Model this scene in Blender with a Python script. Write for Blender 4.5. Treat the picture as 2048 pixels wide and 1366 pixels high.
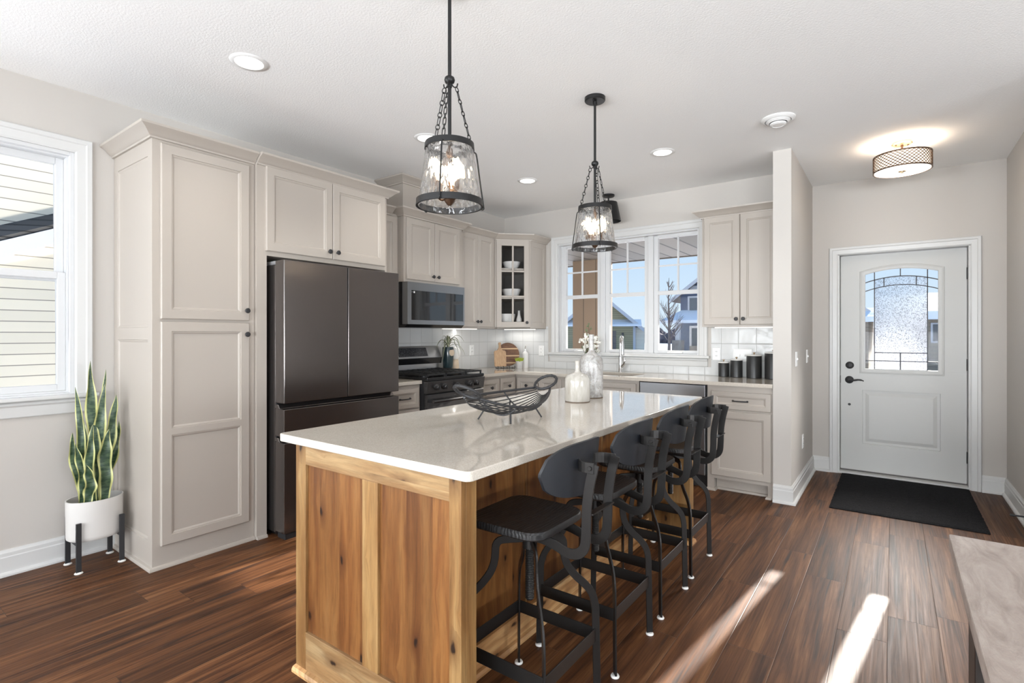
import bpy, bmesh, math, random
from mathutils import Vector, Matrix
random.seed(7)
for _o in list(bpy.data.objects):
    bpy.data.objects.remove(_o)
SC = bpy.context.scene
COL = SC.collection
PI = math.pi

# ------------------------------------------------------------------ camera
cam_d = bpy.data.cameras.new('camera')
cam_d.sensor_width = 36.0
cam_d.lens = 1039.2 / 2048 * 36
cam_d.shift_y = -13.0 / 2048
cam_d.clip_start = 0.05
cam_d.clip_end = 500
cam = bpy.data.objects.new('camera', cam_d)
cam.location = (0, 0, 1.302)
cam.rotation_euler = (PI / 2, 0, 0.633)
COL.objects.link(cam)
SC.camera = cam

# ------------------------------------------------------------------ view, world, sun, fill lamps
SC.view_settings.view_transform = 'Standard'
SC.view_settings.look = 'None'
SC.view_settings.gamma = 1.0
SC.view_settings.use_curve_mapping = False
SC.view_settings.exposure = 0.36
SC.cycles.use_denoising = True
SC.cycles.max_bounces = 12
SC.cycles.diffuse_bounces = 6
SC.cycles.glossy_bounces = 6
SC.cycles.transmission_bounces = 10
SC.cycles.transparent_max_bounces = 16
SC.cycles.sample_clamp_indirect = 6.0
SC.cycles.blur_glossy = 0.5

W = bpy.data.worlds.new('winter_sky')
SC.world = W
W.use_nodes = True
_nt = W.node_tree
_nt.nodes.clear()
_out = _nt.nodes.new('ShaderNodeOutputWorld')
_bg = _nt.nodes.new('ShaderNodeBackground')
_tc = _nt.nodes.new('ShaderNodeTexCoord')
_sx = _nt.nodes.new('ShaderNodeSeparateXYZ')
_rp = _nt.nodes.new('ShaderNodeValToRGB')
_nt.links.new(_tc.outputs['Generated'], _sx.inputs[0])
_nt.links.new(_sx.outputs['Z'], _rp.inputs[0])
_nt.links.new(_rp.outputs[0], _bg.inputs[0])
_nt.links.new(_bg.outputs[0], _out.inputs[0])
_el = _rp.color_ramp.elements
_el[0].position = 0.0
_el[0].color = (0.74, 0.86, 0.96, 1)
_el[1].position = 1.0
_el[1].color = (0.22, 0.42, 0.80, 1)
for _p, _c in ((0.06, (0.66, 0.82, 0.97, 1)), (0.22, (0.48, 0.69, 0.95, 1)), (0.5, (0.33, 0.55, 0.88, 1))):
    _e = _el.new(_p)
    _e.color = _c
_bg.inputs['Strength'].default_value = 0.80

SUN_DIR = Vector((0.125, 1.0, 0.364)).normalized()      # towards the low winter sun
sun_d = bpy.data.lights.new('sun', 'SUN')
sun_d.energy = 17.0
sun_d.angle = math.radians(0.6)
sun_d.color = (1.0, 0.95, 0.87)
sun = bpy.data.objects.new('sun', sun_d)
sun.rotation_euler = SUN_DIR.to_track_quat('Z', 'Y').to_euler()
sun.location = (3, 30, 12)
COL.objects.link(sun)

def area(name, loc, target, sx, sy, watts, color=(1, 1, 1), spread=180, shape='RECTANGLE'):
    d = bpy.data.lights.new(name, 'AREA')
    d.shape = shape
    d.size = sx
    d.size_y = sy
    d.energy = watts
    d.color = color
    d.spread = math.radians(spread)
    o = bpy.data.objects.new(name, d)
    o.location = loc
    o.rotation_euler = (Vector(loc) - Vector(target)).to_track_quat('Z', 'Y').to_euler()
    COL.objects.link(o)
    return o

# added fill lamps for daylight from the unseen living-room windows behind the camera
DAY = (0.92, 0.965, 1.0)
REAR_X = (-3.2, -1.2), (-0.6, 1.4), (2.0, 4.0)
for _a, _b in REAR_X:
    _k = .55 if _a < -2 else 1.0
    area('window_fill', ((_a + _b) / 2, -3.70, 1.45), ((_a + _b) / 2, 0, 1.9), _b - _a, 1.75, 14 * _k, DAY)
    area('ceiling_fill', ((_a + _b) / 2, -3.66, 1.0), ((_a + _b) / 2, 1.1, 2.74), _b - _a, .8, 92 * _k, DAY, 125)  # added lamp aimed upward to brighten the ceiling
area('window_fill', (5.12, 0.2, 1.4), (0, 0.2, 1.9), 2.6, 1.7, 10, DAY)  # added fill lamp in the unseen side opening
area('ceiling_fill', (5.12, 0.2, 1.0), (-.5, 1.2, 2.74), 2.6, .8, 60, DAY, 120)  # added upward ceiling fill from the same side opening
area('window_fill', (-4.0, -2.0, 1.5), (.6, 1.0, 1.7), 1.6, 1.4, 85, DAY)  # added lamp in an unseen left opening, brightens the right wall
# added lamp standing in for sunlight scattered by the obscure front-door glass
area('door_scatter_fill', (.045, 5.74, 1.42), (.045 - .125 * 2.1, 5.74 - 2.1, 0), .36, .5, 5.2, (1.0, .96, .91), 64)

# ------------------------------------------------------------------ materials
MATS = {}
def newmat(name):
    m = bpy.data.materials.new(name)
    m.use_nodes = True
    MATS[name] = m
    nt = m.node_tree
    b = nt.nodes['Principled BSDF']
    return m, nt, b

def setp(b, **k):
    for kk, v in k.items():
        b.inputs[kk.replace('_', ' ')].default_value = v

def noise(nt, vec, scale, detail=4, rough=.55, dist=0.0):
    n = nt.nodes.new('ShaderNodeTexNoise')
    n.inputs['Scale'].default_value = scale
    n.inputs['Detail'].default_value = detail
    n.inputs['Roughness'].default_value = rough
    n.inputs['Distortion'].default_value = dist
    if vec is not None:
        nt.links.new(vec, n.inputs['Vector'])
    return n

def coords(nt, scale=(1, 1, 1), rot=(0, 0, 0), kind='Object'):
    t = nt.nodes.new('ShaderNodeTexCoord')
    mp = nt.nodes.new('ShaderNodeMapping')
    mp.inputs['Scale'].default_value = scale
    mp.inputs['Rotation'].default_value = rot
    nt.links.new(t.outputs[kind], mp.inputs['Vector'])
    return mp.outputs['Vector']

def worldpos(nt, scale=(1, 1, 1)):
    g = nt.nodes.new('ShaderNodeNewGeometry')
    mp = nt.nodes.new('ShaderNodeMapping')
    mp.inputs['Scale'].default_value = scale
    nt.links.new(g.outputs['Position'], mp.inputs['Vector'])
    return mp.outputs['Vector']

def ramp(nt, fac, stops):
    r = nt.nodes.new('ShaderNodeValToRGB')
    e = r.color_ramp.elements
    while len(e) < len(stops):
        e.new(0.5)
    for k, (p, c) in enumerate(stops):
        e[k].position = p
        e[k].color = (c, c, c, 1) if isinstance(c, (int, float)) else (*c, 1)
    nt.links.new(fac, r.inputs[0])
    return r.outputs[0]

def math_(nt, op, a, b=None, c=None):
    n = nt.nodes.new('ShaderNodeMath')
    n.operation = op
    for k, v in enumerate((a, b, c)):
        if v is None:
            continue
        if isinstance(v, (int, float)):
            n.inputs[k].default_value = v
        else:
            nt.links.new(v, n.inputs[k])
    return n.outputs[0]

def mixc(nt, fac, a, b, mode='MIX'):
    n = nt.nodes.new('ShaderNodeMix')
    n.data_type = 'RGBA'
    n.blend_type = mode
    for sock, v in ((n.inputs[0], fac), (n.inputs[6], a), (n.inputs[7], b)):
        if isinstance(v, (int, float)):
            sock.default_value = v
        elif isinstance(v, tuple):
            sock.default_value = (*v, 1)
        else:
            nt.links.new(v, sock)
    return n.outputs[2]

def bump(nt, b, height, strength=.3, dist=.01):
    n = nt.nodes.new('ShaderNodeBump')
    n.inputs['Strength'].default_value = strength
    n.inputs['Distance'].default_value = dist
    nt.links.new(height, n.inputs['Height'])
    nt.links.new(n.outputs[0], b.inputs['Normal'])

def plain(name, col, rough=.5, metal=0.0, spec=.5, var=.0, vscale=6, bumpv=0.0, bscale=60, bdist=.002):
    m, nt, b = newmat(name)
    setp(b, Base_Color=(*col, 1), Roughness=rough, Metallic=metal)
    b.inputs['Specular IOR Level'].default_value = spec
    v = worldpos(nt) if (var or bumpv) else None
    if var:
        n = noise(nt, v, vscale)
        c = mixc(nt, n.outputs[0], tuple(x * (1 - var) for x in col), tuple(min(1, x * (1 + var)) for x in col))
        nt.links.new(c, b.inputs['Base Color'])
    if bumpv:
        n2 = noise(nt, v, bscale, 3)
        bump(nt, b, n2.outputs[0], bumpv, bdist)
    return m

plain('wall_paint', (.545, .515, .48), .75, var=.012, vscale=2, bumpv=.08, bscale=220, bdist=.001)
plain('ceiling_paint', (.90, .90, .895), .85, bumpv=.42, bscale=100, bdist=.004)
plain('white_trim', (.63, .63, .62), .35, var=.01)
plain('window_white', (.64, .645, .65), .35, var=.01)
plain('cabinet_paint', (.435, .392, .347), .38, var=.012, vscale=3)
plain('door_paint', (.56, .56, .545), .45, bumpv=.05, bscale=150)
plain('black_metal', (.018, .0175, .017), .42, metal=.35, var=.15, vscale=40)
plain('gunmetal', (.035, .033, .032), .38, metal=.7, var=.12, vscale=25)
plain('lamp_black', (.010, .010, .0105), .4, metal=.2, var=.1)
plain('matte_black', (.022, .022, .024), .5, var=.1, vscale=30)
plain('back_black', (.014, .0155, .019), .42, var=.12, vscale=30)
plain('bronze', (.16, .10, .065), .35, metal=.9, var=.1)
plain('antique_brass', (.44, .33, .22), .35, metal=.9, var=.12)
plain('rubber_white', (.8, .79, .76), .5, var=.02)
plain('chrome', (.78, .78, .78), .12, metal=1.0, var=.01)
plain('steel_grey', (.23, .235, .245), .3, metal=.85, var=.05)
plain('range_steel', (.50, .50, .51), .3, metal=.9, var=.04)
plain('range_dark', (.10, .098, .10), .26, metal=.75, var=.06)
plain('enamel_black', (.012, .012, .013), .16, var=.1)
plain('cast_iron', (.018, .018, .019), .42, var=.2, vscale=60)
plain('dark_glass', (.012, .013, .015), .04, spec=.8, var=.05)
plain('hinge_grey', (.42, .42, .43), .4, metal=.4, var=.03)
plain('ceramic_white', (.83, .82, .80), .22, var=.015)
plain('planter_white', (.66, .64, .615), .4, var=.015)
plain('soil', (.05, .04, .03), .9, var=.3, vscale=80)
plain('outlet_white', (.86, .86, .85), .3, var=.01)
plain('slot_dark', (.06, .06, .06), .5, var=.05)
plain('canister_black', (.024, .024, .024), .38, var=.08)
plain('lid_white', (.84, .83, .80), .4, var=.02)
plain('table_base', (.022, .016, .013), .45, var=.3, vscale=14)
plain('teal_glaze', (.025, .045, .05), .15, var=.5, vscale=40)
plain('stone_beige', (.62, .50, .37), .5, var=.18, vscale=20)
plain('grey_pot', (.58, .57, .55), .6, var=.06, vscale=50)
plain('leaf_lime', (.42, .50, .06), .5, var=.35, vscale=60)
plain('petal_white', (.85, .85, .80), .6, var=.03)
plain('leaf_sage', (.16, .22, .12), .55, var=.3, vscale=60)
plain('stem_brown', (.13, .09, .06), .7, var=.2)
plain('interior_shade', (.16, .148, .135), .6, var=.03)  # dark tone painted in for the unlit inside of the corner cabinet
plain('snow', (.88, .90, .94), .8, var=.02, vscale=.8, bumpv=.3, bscale=3, bdist=.05)
plain('stone_veneer', (.30, .27, .24), .8, var=.45, vscale=3.5)
plain('tree_bark', (.17, .14, .13), .8, var=.2, vscale=8)
plain('treeline_bark', (.16, .13, .14), .9, var=.5, vscale=1.2)
plain('fascia_dark', (.10, .09, .085), .6, var=.1)
plain('house_trim', (.58, .59, .62), .6, var=.02)
plain('house_glass', (.10, .12, .14), .1, var=.2, vscale=1)
plain('lead_came', (.05, .05, .055), .45, metal=.5, var=.15, vscale=50)
plain('sink_steel', (.55, .54, .52), .28, metal=.9, var=.04)
plain('vent_white', (.82, .82, .81), .4, var=.01)

def emit(name, col, strength):
    m, nt, b = newmat(name)
    setp(b, Base_Color=(*col, 1))
    b.inputs['Emission Color'].default_value = (*col, 1)
    b.inputs['Emission Strength'].default_value = strength
    return m
emit('can_glow', (1.0, .965, .91), 3.0)
emit('drum_glow', (1.0, .95, .86), 5.0)
emit('shade_glow', (1.0, .86, .72), .9)
emit('bulb_glow', (1.0, .82, .56), 8)
emit('led_strip', (1.0, .96, .9), .8)

def glass_pane(name, refl=.05, tint=(1, 1, 1)):
    m, nt, b = newmat(name)
    nt.nodes.remove(b)
    out = nt.nodes['Material Output']
    tr = nt.nodes.new('ShaderNodeBsdfTransparent')
    tr.inputs[0].default_value = (*tint, 1)
    gl = nt.nodes.new('ShaderNodeBsdfGlossy')
    gl.inputs['Roughness'].default_value = .01
    fr = nt.nodes.new('ShaderNodeLayerWeight')
    fr.inputs['Blend'].default_value = .12
    mx = nt.nodes.new('ShaderNodeMixShader')
    f = math_(nt, 'MULTIPLY_ADD', fr.outputs['Fresnel'], .15, refl * .04)
    nt.links.new(f, mx.inputs[0])
    nt.links.new(tr.outputs[0], mx.inputs[1])
    nt.links.new(gl.outputs[0], mx.inputs[2])
    nt.links.new(mx.outputs[0], out.inputs[0])
    return m
glass_pane('clear_pane')

def ripple_glass():
    m, nt, b = newmat('rippled_glass')
    nt.nodes.remove(b)
    out = nt.nodes['Material Output']
    v = coords(nt, (1, 1, .6))
    n = nt.nodes.new('ShaderNodeTexVoronoi')
    n.feature = 'SMOOTH_F1'
    n.inputs['Scale'].default_value = 42
    d = noise(nt, v, 22, 2)
    vv = nt.nodes.new('ShaderNodeVectorMath')
    vv.operation = 'MULTIPLY_ADD'
    nt.links.new(d.outputs['Color'], vv.inputs[0])
    vv.inputs[1].default_value = (.025, .025, .025)
    nt.links.new(v, vv.inputs[2])
    nt.links.new(vv.outputs[0], n.inputs['Vector'])
    bp = nt.nodes.new('ShaderNodeBump')
    bp.inputs['Strength'].default_value = 1.0
    bp.inputs['Distance'].default_value = .012
    nt.links.new(n.outputs['Distance'], bp.inputs['Height'])
    g = nt.nodes.new('ShaderNodeBsdfGlass')
    g.inputs['Roughness'].default_value = .0
    g.inputs['IOR'].default_value = 1.45
    nt.links.new(bp.outputs[0], g.inputs['Normal'])
    tr = nt.nodes.new('ShaderNodeBsdfTransparent')
    mx = nt.nodes.new('ShaderNodeMixShader')
    mx.inputs[0].default_value = .72
    nt.links.new(tr.outputs[0], mx.inputs[1])
    nt.links.new(g.outputs[0], mx.inputs[2])
    nt.links.new(mx.outputs[0], out.inputs[0])
ripple_glass()

def textured_pane():
    """obscure door glass: pebbled, scatters the sun behind it"""
    m, nt, b = newmat('obscure_glass')
    nt.nodes.remove(b)
    out = nt.nodes['Material Output']
    v = worldpos(nt)
    n = noise(nt, v, 150, 2, .5, .6)
    bp = nt.nodes.new('ShaderNodeBump')
    bp.inputs['Strength'].default_value = .8
    bp.inputs['Distance'].default_value = .004
    nt.links.new(n.outputs[0], bp.inputs['Height'])
    rf = nt.nodes.new('ShaderNodeBsdfRefraction')
    rf.inputs['IOR'].default_value = 1.22
    rf.inputs['Roughness'].default_value = .30
    rf.inputs[0].default_value = (.93, .95, 1, 1)
    nt.links.new(bp.outputs[0], rf.inputs['Normal'])
    tl = nt.nodes.new('ShaderNodeBsdfTranslucent')
    tl.inputs[0].default_value = (.9, .93, 1, 1)
    nt.links.new(bp.outputs[0], tl.inputs['Normal'])
    mx = nt.nodes.new('ShaderNodeMixShader')
    mx.inputs[0].default_value = .015
    nt.links.new(rf.outputs[0], mx.inputs[1])
    nt.links.new(tl.outputs[0], mx.inputs[2])
    df = nt.nodes.new('ShaderNodeBsdfDiffuse')
    df.inputs[0].default_value = (.22, .23, .27, 1)
    mx2 = nt.nodes.new('ShaderNodeMixShader')
    nt.links.new(ramp(nt, n.outputs[0], ((.50, 0.0), (.62, .75))), mx2.inputs[0])
    nt.links.new(mx.outputs[0], mx2.inputs[1])
    nt.links.new(df.outputs[0], mx2.inputs[2])
    nt.links.new(mx2.outputs[0], out.inputs[0])
textured_pane()

def floor_mat():
    m, nt, b = newmat('plank_floor')
    g = nt.nodes.new('ShaderNodeNewGeometry')
    s = nt.nodes.new('ShaderNodeSeparateXYZ')
    nt.links.new(g.outputs['Position'], s.inputs[0])
    PW, PL = .182, 1.22
    rx = math_(nt, 'DIVIDE', math_(nt, 'ADD', s.outputs[0], 20.04), PW)
    row = math_(nt, 'FLOOR', rx)
    fx = math_(nt, 'FRACT', rx)
    wn = nt.nodes.new('ShaderNodeTexWhiteNoise')
    wn.noise_dimensions = '1D'
    nt.links.new(row, wn.inputs['W'])
    ry = math_(nt, 'ADD', math_(nt, 'DIVIDE', math_(nt, 'ADD', s.outputs[1], 20), PL), wn.outputs['Value'])
    colid = math_(nt, 'FLOOR', ry)
    fy = math_(nt, 'FRACT', ry)
    wn2 = nt.nodes.new('ShaderNodeTexWhiteNoise')
    wn2.noise_dimensions = '2D'
    cb = nt.nodes.new('ShaderNodeCombineXYZ')
    nt.links.new(row, cb.inputs[0])
    nt.links.new(colid, cb.inputs[1])
    nt.links.new(cb.outputs[0], wn2.inputs['Vector'])
    pid = wn2.outputs['Value']
    # grain coordinates: stretched along Y, shifted per plank
    gc = nt.nodes.new('ShaderNodeCombineXYZ')
    nt.links.new(math_(nt, 'MULTIPLY_ADD', pid, 37.0, math_(nt, 'MULTIPLY', s.outputs[0], 11.0)), gc.inputs[0])
    nt.links.new(math_(nt, 'MULTIPLY_ADD', pid, 91.0, math_(nt, 'MULTIPLY', s.outputs[1], .55)), gc.inputs[1])
    n1 = noise(nt, gc.outputs[0], 1.5, 6, .62, 1.0)
    gf = nt.nodes.new('ShaderNodeCombineXYZ')
    nt.links.new(math_(nt, 'MULTIPLY_ADD', pid, 13.0, math_(nt, 'MULTIPLY', s.outputs[0], 60.0)), gf.inputs[0])
    nt.links.new(math_(nt, 'MULTIPLY_ADD', pid, 51.0, math_(nt, 'MULTIPLY', s.outputs[1], .9)), gf.inputs[1])
    n2 = noise(nt, gf.outputs[0], 2.0, 6, .65, .5)
    base = ramp(nt, n1.outputs[0], ((.32, (.030, .013, .007)), (.44, (.078, .030, .012)), (.56, (.128, .052, .020)), (.70, (.20, .094, .040))))
    fine = ramp(nt, n2.outputs[0], ((.30, .55), (.5, .95), (.7, 1.2)))
    c = mixc(nt, 1.0, base, fine, 'MULTIPLY')
    tint = ramp(nt, pid, ((0, .72), (.5, 1.0), (1, 1.25)))
    c = mixc(nt, 1.0, c, tint, 'MULTIPLY')
    # dark knotty smudges
    n3 = noise(nt, gc.outputs[0], 2.3, 3, .5, .4)
    kn = ramp(nt, n3.outputs[0], ((.60, 0.0), (.70, .85)))
    c = mixc(nt, kn, c, (.022, .014, .012))
    # joints
    ex = math_(nt, 'MINIMUM', fx, math_(nt, 'SUBTRACT', 1.0, fx))
    ey = math_(nt, 'MULTIPLY', math_(nt, 'MINIMUM', fy, math_(nt, 'SUBTRACT', 1.0, fy)), PL / PW)
    e = math_(nt, 'MINIMUM', ex, ey)
    jl = ramp(nt, e, ((.004, 1.0), (.010, 0.0)))
    c = mixc(nt, math_(nt, 'MULTIPLY', jl, .55), c, (.035, .022, .017))
    nt.links.new(c, b.inputs['Base Color'])
    b.inputs['Roughness'].default_value = .42
    nt.links.new(ramp(nt, n2.outputs[0], ((.3, .55), (.7, .42))), b.inputs['Roughness'])
    b.inputs['Specular IOR Level'].default_value = .22
    hb = math_(nt, 'SUBTRACT', math_(nt, 'MULTIPLY', n2.outputs[0], .35), jl)
    bump(nt, b, hb, .35, .0025)
floor_mat()

def alder(name, axis, light=1.0, boards=.11):
    """knotty alder; axis = grain direction 0,1,2, glued boards alternate across the grain"""
    m, nt, b = newmat(name)
    g = nt.nodes.new('ShaderNodeNewGeometry')
    s = nt.nodes.new('ShaderNodeSeparateXYZ')
    nt.links.new(g.outputs['Position'], s.inputs[0])
    a = s.outputs[axis]
    o = [s.outputs[k] for k in range(3) if k != axis]
    across = math_(nt, 'ADD', o[0], o[1])
    bd = math_(nt, 'FLOOR', math_(nt, 'DIVIDE', math_(nt, 'ADD', across, 50.03), boards))
    wn = nt.nodes.new('ShaderNodeTexWhiteNoise')
    wn.noise_dimensions = '1D'
    nt.links.new(bd, wn.inputs['W'])
    pid = wn.outputs['Value']
    gc = nt.nodes.new('ShaderNodeCombineXYZ')
    nt.links.new(math_(nt, 'MULTIPLY_ADD', pid, 31.0, math_(nt, 'MULTIPLY', across, 16.0)), gc.inputs[0])
    nt.links.new(math_(nt, 'MULTIPLY_ADD', pid, 17.0, math_(nt, 'MULTIPLY', a, 1.3)), gc.inputs[1])
    # knots
    kc = nt.nodes.new('ShaderNodeCombineXYZ')
    nt.links.new(math_(nt, 'MULTIPLY_ADD', pid, 9.0, math_(nt, 'MULTIPLY', across, 7.5)), kc.inputs[0])
    nt.links.new(math_(nt, 'MULTIPLY_ADD', pid, 23.0, math_(nt, 'MULTIPLY', a, 3.4)), kc.inputs[1])
    vo = nt.nodes.new('ShaderNodeTexVoronoi')
    vo.inputs['Scale'].default_value = 1.0
    vo.voronoi_dimensions = '2D'
    nd = noise(nt, kc.outputs[0], 5, 3)
    vm = nt.nodes.new('ShaderNodeVectorMath')
    vm.operation = 'MULTIPLY_ADD'
    nt.links.new(nd.outputs['Color'], vm.inputs[0])
    vm.inputs[1].default_value = (.16, .16, 0)
    nt.links.new(kc.outputs[0], vm.inputs[2])
    nt.links.new(vm.outputs[0], vo.inputs['Vector'])
    dist = vo.outputs['Distance']
    pick = math_(nt, 'GREATER_THAN', vo.outputs['Color'], .45)
    # grain bends round the knots
    wob = math_(nt, 'DIVIDE', .05, math_(nt, 'ADD', dist, .12))
    gc2 = nt.nodes.new('ShaderNodeVectorMath')
    gc2.operation = 'ADD'
    nt.links.new(gc.outputs[0], gc2.inputs[0])
    cw = nt.nodes.new('ShaderNodeCombineXYZ')
    nt.links.new(wob, cw.inputs[0])
    nt.links.new(cw.outputs[0], gc2.inputs[1])
    n1 = noise(nt, gc2.outputs[0], 1.2, 5, .55, .6)
    n2 = noise(nt, gc2.outputs[0], 6.0, 6, .7, .3)
    c = ramp(nt, n1.outputs[0], ((.25, (.24, .105, .035)), (.42, (.42, .215, .085)), (.60, (.58, .345, .155)), (.8, (.68, .46, .25))))
    c = mixc(nt, 1.0, c, ramp(nt, n2.outputs[0], ((.3, .72), (.55, 1.0), (.75, 1.12))), 'MULTIPLY')
    c = mixc(nt, 1.0, c, ramp(nt, pid, ((0, .70), (.5, .95), (1, 1.25))), 'MULTIPLY')
    halo = math_(nt, 'MULTIPLY', ramp(nt, dist, ((.05, .8), (.28, 0.0))), pick)
    c = mixc(nt, halo, c, (.20, .085, .03))
    core = math_(nt, 'MULTIPLY', ramp(nt, dist, ((.035, 1.0), (.075, 0.0))), pick)
    c = mixc(nt, core, c, (.035, .016, .008))
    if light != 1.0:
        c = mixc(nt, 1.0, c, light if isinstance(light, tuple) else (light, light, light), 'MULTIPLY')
    nt.links.new(c, b.inputs['Base Color'])
    b.inputs['Roughness'].default_value = .4
    bump(nt, b, n2.outputs[0], .08, .002)
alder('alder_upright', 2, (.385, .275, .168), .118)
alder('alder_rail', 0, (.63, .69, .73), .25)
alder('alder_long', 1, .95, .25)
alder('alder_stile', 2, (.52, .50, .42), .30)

def stripes(name, axis, pitch, col, line, w=.06, rough=.6, dark=None, var=.05):
    """lapped siding / soffit boards: thin shadow-gap lines across one axis"""
    m, nt, b = newmat(name)
    g = nt.nodes.new('ShaderNodeNewGeometry')
    s = nt.nodes.new('ShaderNodeSeparateXYZ')
    nt.links.new(g.outputs['Position'], s.inputs[0])
    q = math_(nt, 'DIVIDE', math_(nt, 'ADD', s.outputs[axis], 50), pitch)
    f = math_(nt, 'FRACT', q)
    wn = nt.nodes.new('ShaderNodeTexWhiteNoise')
    wn.noise_dimensions = '1D'
    nt.links.new(math_(nt, 'FLOOR', q), wn.inputs['W'])
    c = mixc(nt, wn.outputs['Value'], tuple(x * (1 - var) for x in col), tuple(min(1, x * (1 + var)) for x in col))
    c = mixc(nt, ramp(nt, f, ((w * .7, 1.0), (w, 0.0))), c, line)
    nt.links.new(c, b.inputs['Base Color'])
    b.inputs['Roughness'].default_value = rough
    bump(nt, b, f, .3, .02)
stripes('cream_siding', 2, .128, (.82, .76, .63), (.30, .27, .22), .10)
stripes('white_siding', 2, .128, (.50, .52, .56), (.27, .28, .30), .10)
stripes('green_siding', 2, .18, (.40, .35, .21), (.20, .18, .11), .14)
stripes('blue_siding', 2, .18, (.085, .12, .20), (.04, .055, .09), .14)
stripes('brown_siding', 2, .18, (.30, .25, .19), (.16, .13, .10), .14)
stripes('garage_door_panels', 2, .55, (.20, .17, .15), (.09, .08, .07), .05)
stripes('soffit_boards', 0, .30, (.125, .115, .107), (.018, .016, .015), .12, var=.25)
stripes('shingles', 2, .09, (.085, .082, .08), (.03, .03, .03), .25, .85, var=.25)
stripes('brown_shingles', 2, .12, (.16, .14, .14), (.07, .06, .06), .25, .85, var=.25)
stripes('board_batten', 0, .23, (.24, .175, .125), (.10, .075, .055), .07, var=.10)

def tile_mat():
    m, nt, b = newmat('glazed_tile')
    g = nt.nodes.new('ShaderNodeNewGeometry')
    s = nt.nodes.new('ShaderNodeSeparateXYZ')
    nt.links.new(g.outputs['Position'], s.inputs[0])
    T = .1525
    qa = math_(nt, 'DIVIDE', math_(nt, 'ADD', math_(nt, 'ADD', s.outputs[0], s.outputs[1]), 50.02), T)
    qz = math_(nt, 'DIVIDE', math_(nt, 'SUBTRACT', s.outputs[2], .915), T)
    fa, fz = math_(nt, 'FRACT', qa), math_(nt, 'FRACT', qz)
    e = math_(nt, 'MINIMUM', math_(nt, 'MINIMUM', fa, math_(nt, 'SUBTRACT', 1.0, fa)), math_(nt, 'MINIMUM', fz, math_(nt, 'SUBTRACT', 1.0, fz)))
    gr = ramp(nt, e, ((.008, 1.0), (.016, 0.0)))
    c = mixc(nt, gr, (.64, .645, .64), (.42, .42, .41))
    b.inputs['Specular IOR Level'].default_value = .3
    nt.links.new(c, b.inputs['Base Color'])
    nt.links.new(ramp(nt, gr, ((0, .13), (1, .6))), b.inputs['Roughness'])
    v = worldpos(nt)
    n = noise(nt, v, 9, 2)
    edge = ramp(nt, e, ((0.0, 0.0), (.05, 1.0)))
    bump(nt, b, math_(nt, 'MULTIPLY_ADD', n.outputs[0], 1.2, math_(nt, 'MULTIPLY', edge, .35)), .45, .006)
tile_mat()

def quartz():
    m, nt, b = newmat('quartz')
    v = worldpos(nt)
    n = noise(nt, v, 240, 2)
    n2 = noise(nt, v, 3.5, 4)
    c = ramp(nt, n.outputs[0], ((.35, (.52, .475, .41)), (.5, (.585, .535, .467)), (.68, (.64, .595, .53))))
    c = mixc(nt, 1.0, c, ramp(nt, n2.outputs[0], ((.3, .96), (.7, 1.04))), 'MULTIPLY')
    nt.links.new(c, b.inputs['Base Color'])
    b.inputs['Roughness'].default_value = .045
    b.inputs['Specular IOR Level'].default_value = .85
quartz()

def fridge_steel():
    m, nt, b = newmat('black_stainless')
    v = worldpos(nt, (40, 40, .6))
    n = noise(nt, v, 8, 3)
    c = mixc(nt, n.outputs[0], (.165, .150, .145), (.176, .160, .155))
    nt.links.new(c, b.inputs['Base Color'])
    b.inputs['Metallic'].default_value = .9
    b.inputs['Roughness'].default_value = .22
    b.inputs['Anisotropic'].default_value = .5
fridge_steel()

def seat_wood():
    m, nt, b = newmat('black_oak')
    v = coords(nt, (26, 5, 26))
    n = noise(nt, v, 1.5, 5, .6, 1.4)
    w = nt.nodes.new('ShaderNodeTexWave')
    w.inputs['Scale'].default_value = 1.1
    w.inputs['Distortion'].default_value = 9
    w.inputs['Detail'].default_value = 3
    nt.links.new(coords(nt, (22, 4, 22)), w.inputs['Vector'])
    c = mixc(nt, w.outputs['Fac'], (.012, .0115, .012), (.026, .025, .025))
    nt.links.new(c, b.inputs['Base Color'])
    b.inputs['Roughness'].default_value = .42
    bump(nt, b, w.outputs['Fac'], .35, .002)
seat_wood()

def table_top():
    m, nt, b = newmat('weathered_wood')
    v = worldpos(nt, (5, 1.2, 5))
    n = noise(nt, v, 3.2, 6, .6, 2.2)
    n2 = noise(nt, worldpos(nt, (60, 34, 60)), 1.8, 4, .6, .8)
    g = nt.nodes.new('ShaderNodeNewGeometry')
    s = nt.nodes.new('ShaderNodeSeparateXYZ')
    nt.links.new(g.outputs['Position'], s.inputs[0])
    f = math_(nt, 'FRACT', math_(nt, 'DIVIDE', math_(nt, 'ADD', s.outputs[0], 10.06), .185))
    c = ramp(nt, n.outputs[0], ((.3, (.24, .19, .16)), (.5, (.34, .28, .245)), (.7, (.42, .36, .32))))
    c = mixc(nt, ramp(nt, f, ((.012, .6), (.02, 0.0))), c, (.09, .07, .06))
    nt.links.new(c, b.inputs['Base Color'])
    b.inputs['Roughness'].default_value = .5
    bump(nt, b, math_(nt, 'ADD', n2.outputs[0], n.outputs[0]), .45, .004)
table_top()

def mat_coir():
    m, nt, b = newmat('black_coir')
    v = worldpos(nt)
    n = noise(nt, v, 130, 3, .7)
    n2 = noise(nt, v, 24, 2)
    c = ramp(nt, n.outputs[0], ((.4, (.006, .006, .007)), (.62, (.016, .016, .018)), (.78, (.05, .05, .052))))
    nt.links.new(c, b.inputs['Base Color'])
    b.inputs['Roughness'].default_value = .95
    b.inputs['Specular IOR Level'].default_value = .15
    bump(nt, b, n.outputs[0], 1.0, .008)
mat_coir()

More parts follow.
